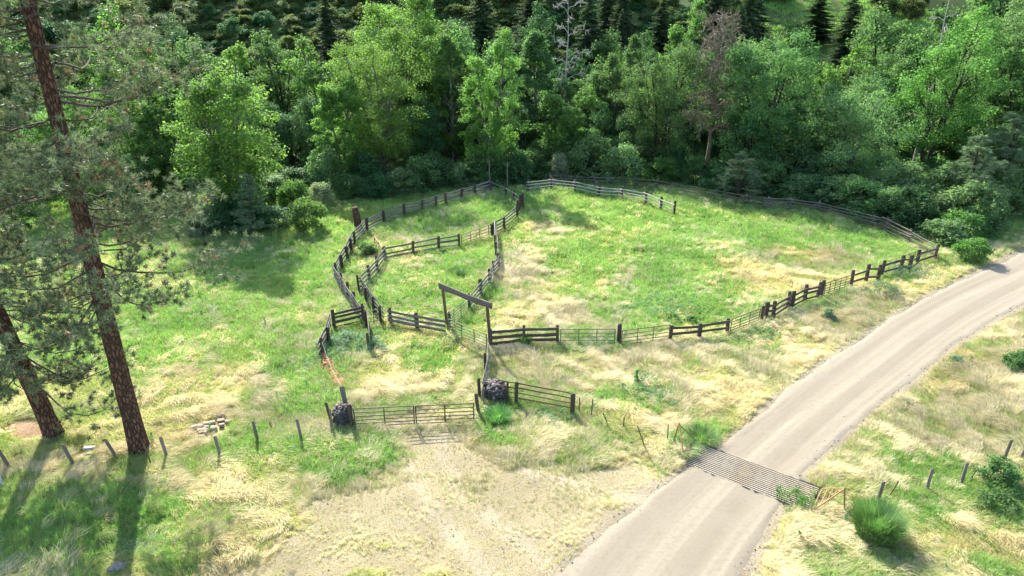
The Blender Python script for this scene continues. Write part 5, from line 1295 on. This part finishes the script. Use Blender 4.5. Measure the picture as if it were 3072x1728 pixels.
def weed_tuft(name, r, mat, n=60, Hh=.36, Wd=.18, leaf=.065):
    C = np.stack([(r.random(9) - .5) * Wd * 2, (r.random(9) - .5) * Wd * 2, Hh * (.2 + .8 * r.random(9))], 1)
    V, F, ti = leaf_cloud(C, np.full((9, 3), .09), n // 6, leaf, r, aspect=2.2)
    return bpy.data.objects.new(name, mesh_np(name, V, F, [M[mat]]))

def scatter(name, label, sources, P, rot, scl, tint):
    c = bpy.data.collections.new(name + '_source')
    for s in sources: c.objects.link(s)
    me = bpy.data.meshes.new(name); me.vertices.add(len(P)); me.vertices.foreach_set('co', np.asarray(P, np.float32).ravel())
    a = me.attributes.new('rot', 'FLOAT_VECTOR', 'POINT'); a.data.foreach_set('vector', np.asarray(rot, np.float32).ravel())
    a = me.attributes.new('scl', 'FLOAT_VECTOR', 'POINT'); a.data.foreach_set('vector', np.asarray(scl, np.float32).ravel())
    a = me.attributes.new('tint', 'FLOAT', 'POINT'); a.data.foreach_set('value', np.asarray(tint, np.float32))
    a = me.attributes.new('pick', 'INT', 'POINT'); a.data.foreach_set('value', rng.integers(0, len(sources), len(P)).astype(np.int32))
    o = obj(name, me); tag(o, label, 'grass', kind='stuff')
    ng = bpy.data.node_groups.new(name + '_scatter', 'GeometryNodeTree')
    ng.interface.new_socket('Geometry', in_out='INPUT', socket_type='NodeSocketGeometry')
    ng.interface.new_socket('Geometry', in_out='OUTPUT', socket_type='NodeSocketGeometry')
    gi = ng.nodes.new('NodeGroupInput'); go = ng.nodes.new('NodeGroupOutput')
    ci = ng.nodes.new('GeometryNodeCollectionInfo'); ci.inputs['Collection'].default_value = c
    ci.inputs['Separate Children'].default_value = True; ci.inputs['Reset Children'].default_value = True
    ip = ng.nodes.new('GeometryNodeInstanceOnPoints'); ip.inputs['Pick Instance'].default_value = True
    def attr(nm, ty):
        n = ng.nodes.new('GeometryNodeInputNamedAttribute'); n.data_type = ty; n.inputs['Name'].default_value = nm
        return n.outputs['Attribute']
    ng.links.new(gi.outputs[0], ip.inputs['Points']); ng.links.new(ci.outputs[0], ip.inputs['Instance'])
    ng.links.new(attr('pick', 'INT'), ip.inputs['Instance Index'])
    ng.links.new(attr('rot', 'FLOAT_VECTOR'), ip.inputs['Rotation'])
    ng.links.new(attr('scl', 'FLOAT_VECTOR'), ip.inputs['Scale'])
    ng.links.new(ip.outputs[0], go.inputs[0])
    md = o.modifiers.new('scatter', 'NODES'); md.node_group = ng
    return o

def candidates():
    """random points over the part of the meadow that the drone overlooks, thinner with distance"""
    out = []
    for y0, y1, rho in ((13, 24, 85), (24, 34, 80), (34, 46, 56), (46, 60, 36), (60, 78, 22), (78, 98, 9)):
        hw = (y1 + 5) * .8 + 5
        n = int((y1 - y0) * 2 * hw * rho); p = np.stack([(rng.random(n) - .5) * 2 * hw, y0 + rng.random(n) * (y1 - y0)], 1)
        out.append(p[np.abs(p[:, 0]) < p[:, 1] * .82 + 6])
    return np.vstack(out)
P = candidates(); x, y = P[:, 0], P[:, 1]
G, Dd, Bm, W, hl = masks(x, y)
rd = road_d(x, y); ga, gb = guard_local(x, y)
ok = (rd > .98 + (rng.random(len(x)) ** 2 - .35) * .3 + (fbm(x * .6, y * .6, 193, 3) - .5) * .25) & ~((np.abs(ga) < GLEN / 2 + .1) & (np.abs(gb) < GWID / 2 + .1)) & (poly_dist(x, y, CREEK) > 2.6) & (hl < .3) & (np.hypot(x + 15.7, (y - 29.8) * .8) > 1.05 * (.7 + .6 * rng.random(len(x)))) & (np.hypot(x - D['whiteboard'][0], y - D['whiteboard'][1] + .3) > .6)
keep = rng.random(len(x)) < (1 - .66 * smooth(.3, 1.0, Bm))
sel = ok & keep
x, y, G, Dd, Bm, W = [a[sel] for a in (x, y, G, Dd, Bm, W)]
z = height(x, y)
u = rng.random(len(x))
pw_ = W * .4; pg = np.clip(G * .9, 0, 1) * (1 - smooth(.1, .6, Bm) * .9); pd = np.clip(Dd * 1.1 + .08 + Bm * .5, 0, 1)
tot = pg + pd + .4; wsel = rng.random(len(x)) < pw_
cls = np.where(wsel, 3, np.where(u * tot < pg, 0, np.where(u * tot < pg + pd, 1, 2)))
flow = (fbm(x * .16, y * .16, 131, 2) - .5) * 9 + (fbm(x * .7, y * .7, 137, 2) - .5) * 2.2
nh = fbm(x * .5, y * .5, 139, 3)
size = .8 * (.55 + .9 * nh) * (.75 + .5 * rng.random(len(x))) * (1 - .74 * np.clip(Bm, 0, 1)) * (1 + .25 * smooth(45, 80, y))
rg = fbm(x * .55 + .5 * np.sin(flow), y * .55 + .5 * np.cos(flow), 181, 3); rg = 1 - np.abs(2 * rg - 1); rg = smooth(.55, .98, rg)
size = np.where(cls == 1, size * (.62 + .75 * rg), size)
near_road = 1 - smooth(1.0, 1.4, road_d(x, y)); size = size * (1 - .45 * near_road)
rt = np.random.default_rng(17)
src = {
 0: [tuft('green_tuft%d' % i, rt, 24, .46, .13, 'grass_g', .12, .011) for i in range(3)],
 1: [tuft('dry_tuft%d' % i, rt, 28, .46, .15, 'grass_d', (.7, .45, .95)[i], .010) for i in range(3)],
 2: [tuft('mixed_tuft%d' % i, rt, 24, .44, .14, 'grass_m', (.25, .45, .65)[i], .010) for i in range(3)],
 3: [weed_tuft('weed_tuft%d' % i, rt, 'weed') for i in range(3)],
}
info = {0: ('green_grass', 'green meadow grass in and around the corral'), 1: ('dry_grass', 'pale dry grass lying in swirls along the road and lanes'), 2: ('mixed_grass', 'half-dry yellow-green grass over the meadow'), 3: ('weeds', 'low blue-green weeds in patches among the grass')}
for k in range(4):
    m_ = cls == k; n = int(m_.sum())
    if not n: continue
    rot = np.stack([(rng.random(n) - .5) * .25, (rng.random(n) - .5) * .25, np.where(k in (1, 2), flow[m_] + (rng.random(n) - .5) * .9, rng.random(n) * 6.283)], 1)
    s = size[m_]; scl = np.stack([s * 1.15, s * 1.15, s], 1)
    base = fbm(x[m_] * .5, y[m_] * .5, 151 + k, 3) * (1 if k != 1 else .55) + (0 if k != 1 else .42 * rg[m_])
    scatter(info[k][0], info[k][1], src[k], np.stack([x[m_], y[m_], z[m_]], 1), rot, scl, np.clip((base - .5) * 1.3 + .5 + (rng.random(n) - .5) * .5, 0, 1))
# small white flower heads: a few patches
n = 2600; cx = np.array([(15, 20.3), (12.2, 20.4), (17.5, 20.2), (-15.5, 21.5), (-9.0, 29.2), (-11.0, 29.6)])[rng.integers(0, 6, n)]
fp = cx + rng.normal(size=(n, 2)) * np.array([.9, .5])
fs = [weed_tuft('flower_head', rt, 'flower', 18, .45, .08, .05)]
okf = road_d(fp[:, 0], fp[:, 1]) > 1.15; fp = fp[okf]; n = len(fp)
scatter('small_flowers', 'small pale flower heads speckling the grass', fs, np.column_stack([fp, height(fp[:, 0], fp[:, 1])]), np.column_stack([np.zeros((n, 2)), rng.random(n) * 6.28]), np.full((n, 3), .55), rng.random(n))
# loose stones and clods along the road edges and over the turn-off
n = 2600; q_ = rng.integers(0, len(RC), n); sd_ = rng.random(n) < .5
hw_ = np.where(sd_, RHALF[q_], -RHALF_R[q_]) * (1 + rng.normal(size=n) * .045 - .02)
gx, gy = RC[q_, 0] + RN[q_, 0] * hw_ + rng.normal(size=n) * .2, RC[q_, 1] + RN[q_, 1] * hw_ + rng.normal(size=n) * .2
ex_ = rng.random((250, 2)) * np.array([14, 9]) + np.array([-9, 19.5])
gx = np.concatenate([gx, ex_[:, 0]]); gy = np.concatenate([gy, ex_[:, 1]])
ga, gb = guard_local(gx, gy); okg = (gy > 12) & (gy < 75) & ~((np.abs(ga) < GLEN / 2 + .1) & (np.abs(gb) < GWID / 2 + .1))
gx, gy = gx[okg], gy[okg]; n = len(gx); gs = .015 + rng.random(n) ** 4 * .05
scatter('loose_gravel', 'loose stones and clods along the road edges', [bpy.data.objects.new('stone_source', rock_mesh(760 + q_, 'rock_g')) for q_ in range(3)], np.column_stack([gx, gy, height(gx, gy) * 0 + .012]), rng.random((n, 3)) * 6, np.column_stack([gs, gs, gs * .8]), rng.random(n))
bpy.data.objects['loose_gravel']['category'] = 'gravel'
# low brush covering the hill
n = 4200; bx = -110 + rng.random(n) * 175; by = hill_base(bx) + 1 + rng.random(n) * 60
kp = fbm(bx * .07, by * .07, 171, 3) + np.where(bx > 48, -.22, np.where(bx > 15, -.05, .12)) > .36
bx, by = bx[kp], by[kp]; n = len(bx); bs = .3 + rng.random(n) ** 2 * .6
srcs = []
for q_ in (('brush', 0), ('brush', 1), ('brush', 0), ('dark', 0)):
    srcs.append(bpy.data.objects.new('brush_source', BV[q_][1]))
scatter('hillside_brush', 'low mottled brush covering the steep hillside behind the trees', srcs, np.column_stack([bx, by, height(bx, by, False) - .3]), np.column_stack([(rng.random((n, 2)) - .5) * .3, rng.random(n) * 6.28]), np.column_stack([bs * 1.15, bs * 1.15, bs * .85]), rng.random(n))
# single upright weeds standing above the grass
n = 650; wy = 20 + rng.random(n) ** .7 * 55; wx = (rng.random(n) - .5) * 2 * (wy * .72 + 3)
Gw, Dw, Bw, Ww, _ = masks(wx, wy)
okw = (road_d(wx, wy) > 1.25) & (rng.random(n) < .25 + .75 * Gw) & (rng.random(n) > Bw * 1.6) & (fbm(wx * .2, wy * .2, 191, 3) > .46)
wx, wy = wx[okw], wy[okw]; n = len(wx); ws = .55 + rng.random(n) * .75
def stalk(name, r):
    C = np.array([(0, 0, .1 + .16 * q_) for q_ in range(6)]); Rr = np.array([(.2 - .024 * q_,) * 2 + (.07,) for q_ in range(6)])
    V, F, ti = leaf_cloud(C, Rr, 9, .2, r, up=.5, aspect=2.6)
    return bpy.data.objects.new(name, mesh_np(name, V, F, [M['weed']]))
scatter('upright_weeds', 'single leafy weeds standing above the meadow grass', [stalk('stalk%d' % q_, rt) for q_ in range(3)], np.column_stack([wx, wy, height(wx, wy)]), np.column_stack([(rng.random((n, 2)) - .5) * .3, rng.random(n) * 6.28]), np.column_stack([ws * .6, ws * .6, ws * .55]), rng.random(n))
# grass on the hill
n = 9000; hx = 40 + rng.random(n) * 80; hy = hill_base(hx) + rng.random(n) * 70
hs = 1.0 + rng.random(n)
scatter('hillside_grass', 'green grass on the steep hillside', [tuft('hill_tuft%d' % i, rt, 20, .7, .4, 'grass_g', .3, .03) for i in range(2)], np.column_stack([hx, hy, height(hx, hy, False)]), np.column_stack([np.zeros((n, 2)), rng.random(n) * 6.28]), np.column_stack([hs, hs, hs * .7]), np.clip(fbm(hx * .1, hy * .1, 161, 3) * 1.2 - .2, 0, 1))
# ------------------------------------------------------------------ sunlit haze in the valley air
HAZE = 0.0
if HAZE > 0:
    g = Geo(); g.box((0, 130, 30), (1000, 640, 100))
    m, nt, out = newmat('valley_haze')
    v = N(nt, 'ShaderNodeVolumePrincipled'); v.inputs['Color'].default_value = (.92, .96, 1, 1); v.inputs['Density'].default_value = HAZE; v.inputs['Anisotropy'].default_value = .45
    nt.links.new(v.outputs[0], out.inputs['Volume'])
    tag(obj('haze', g.mesh('haze', [m])), 'thin sunlit haze filling the valley', kind='stuff')
bpy.context.view_layer.update()
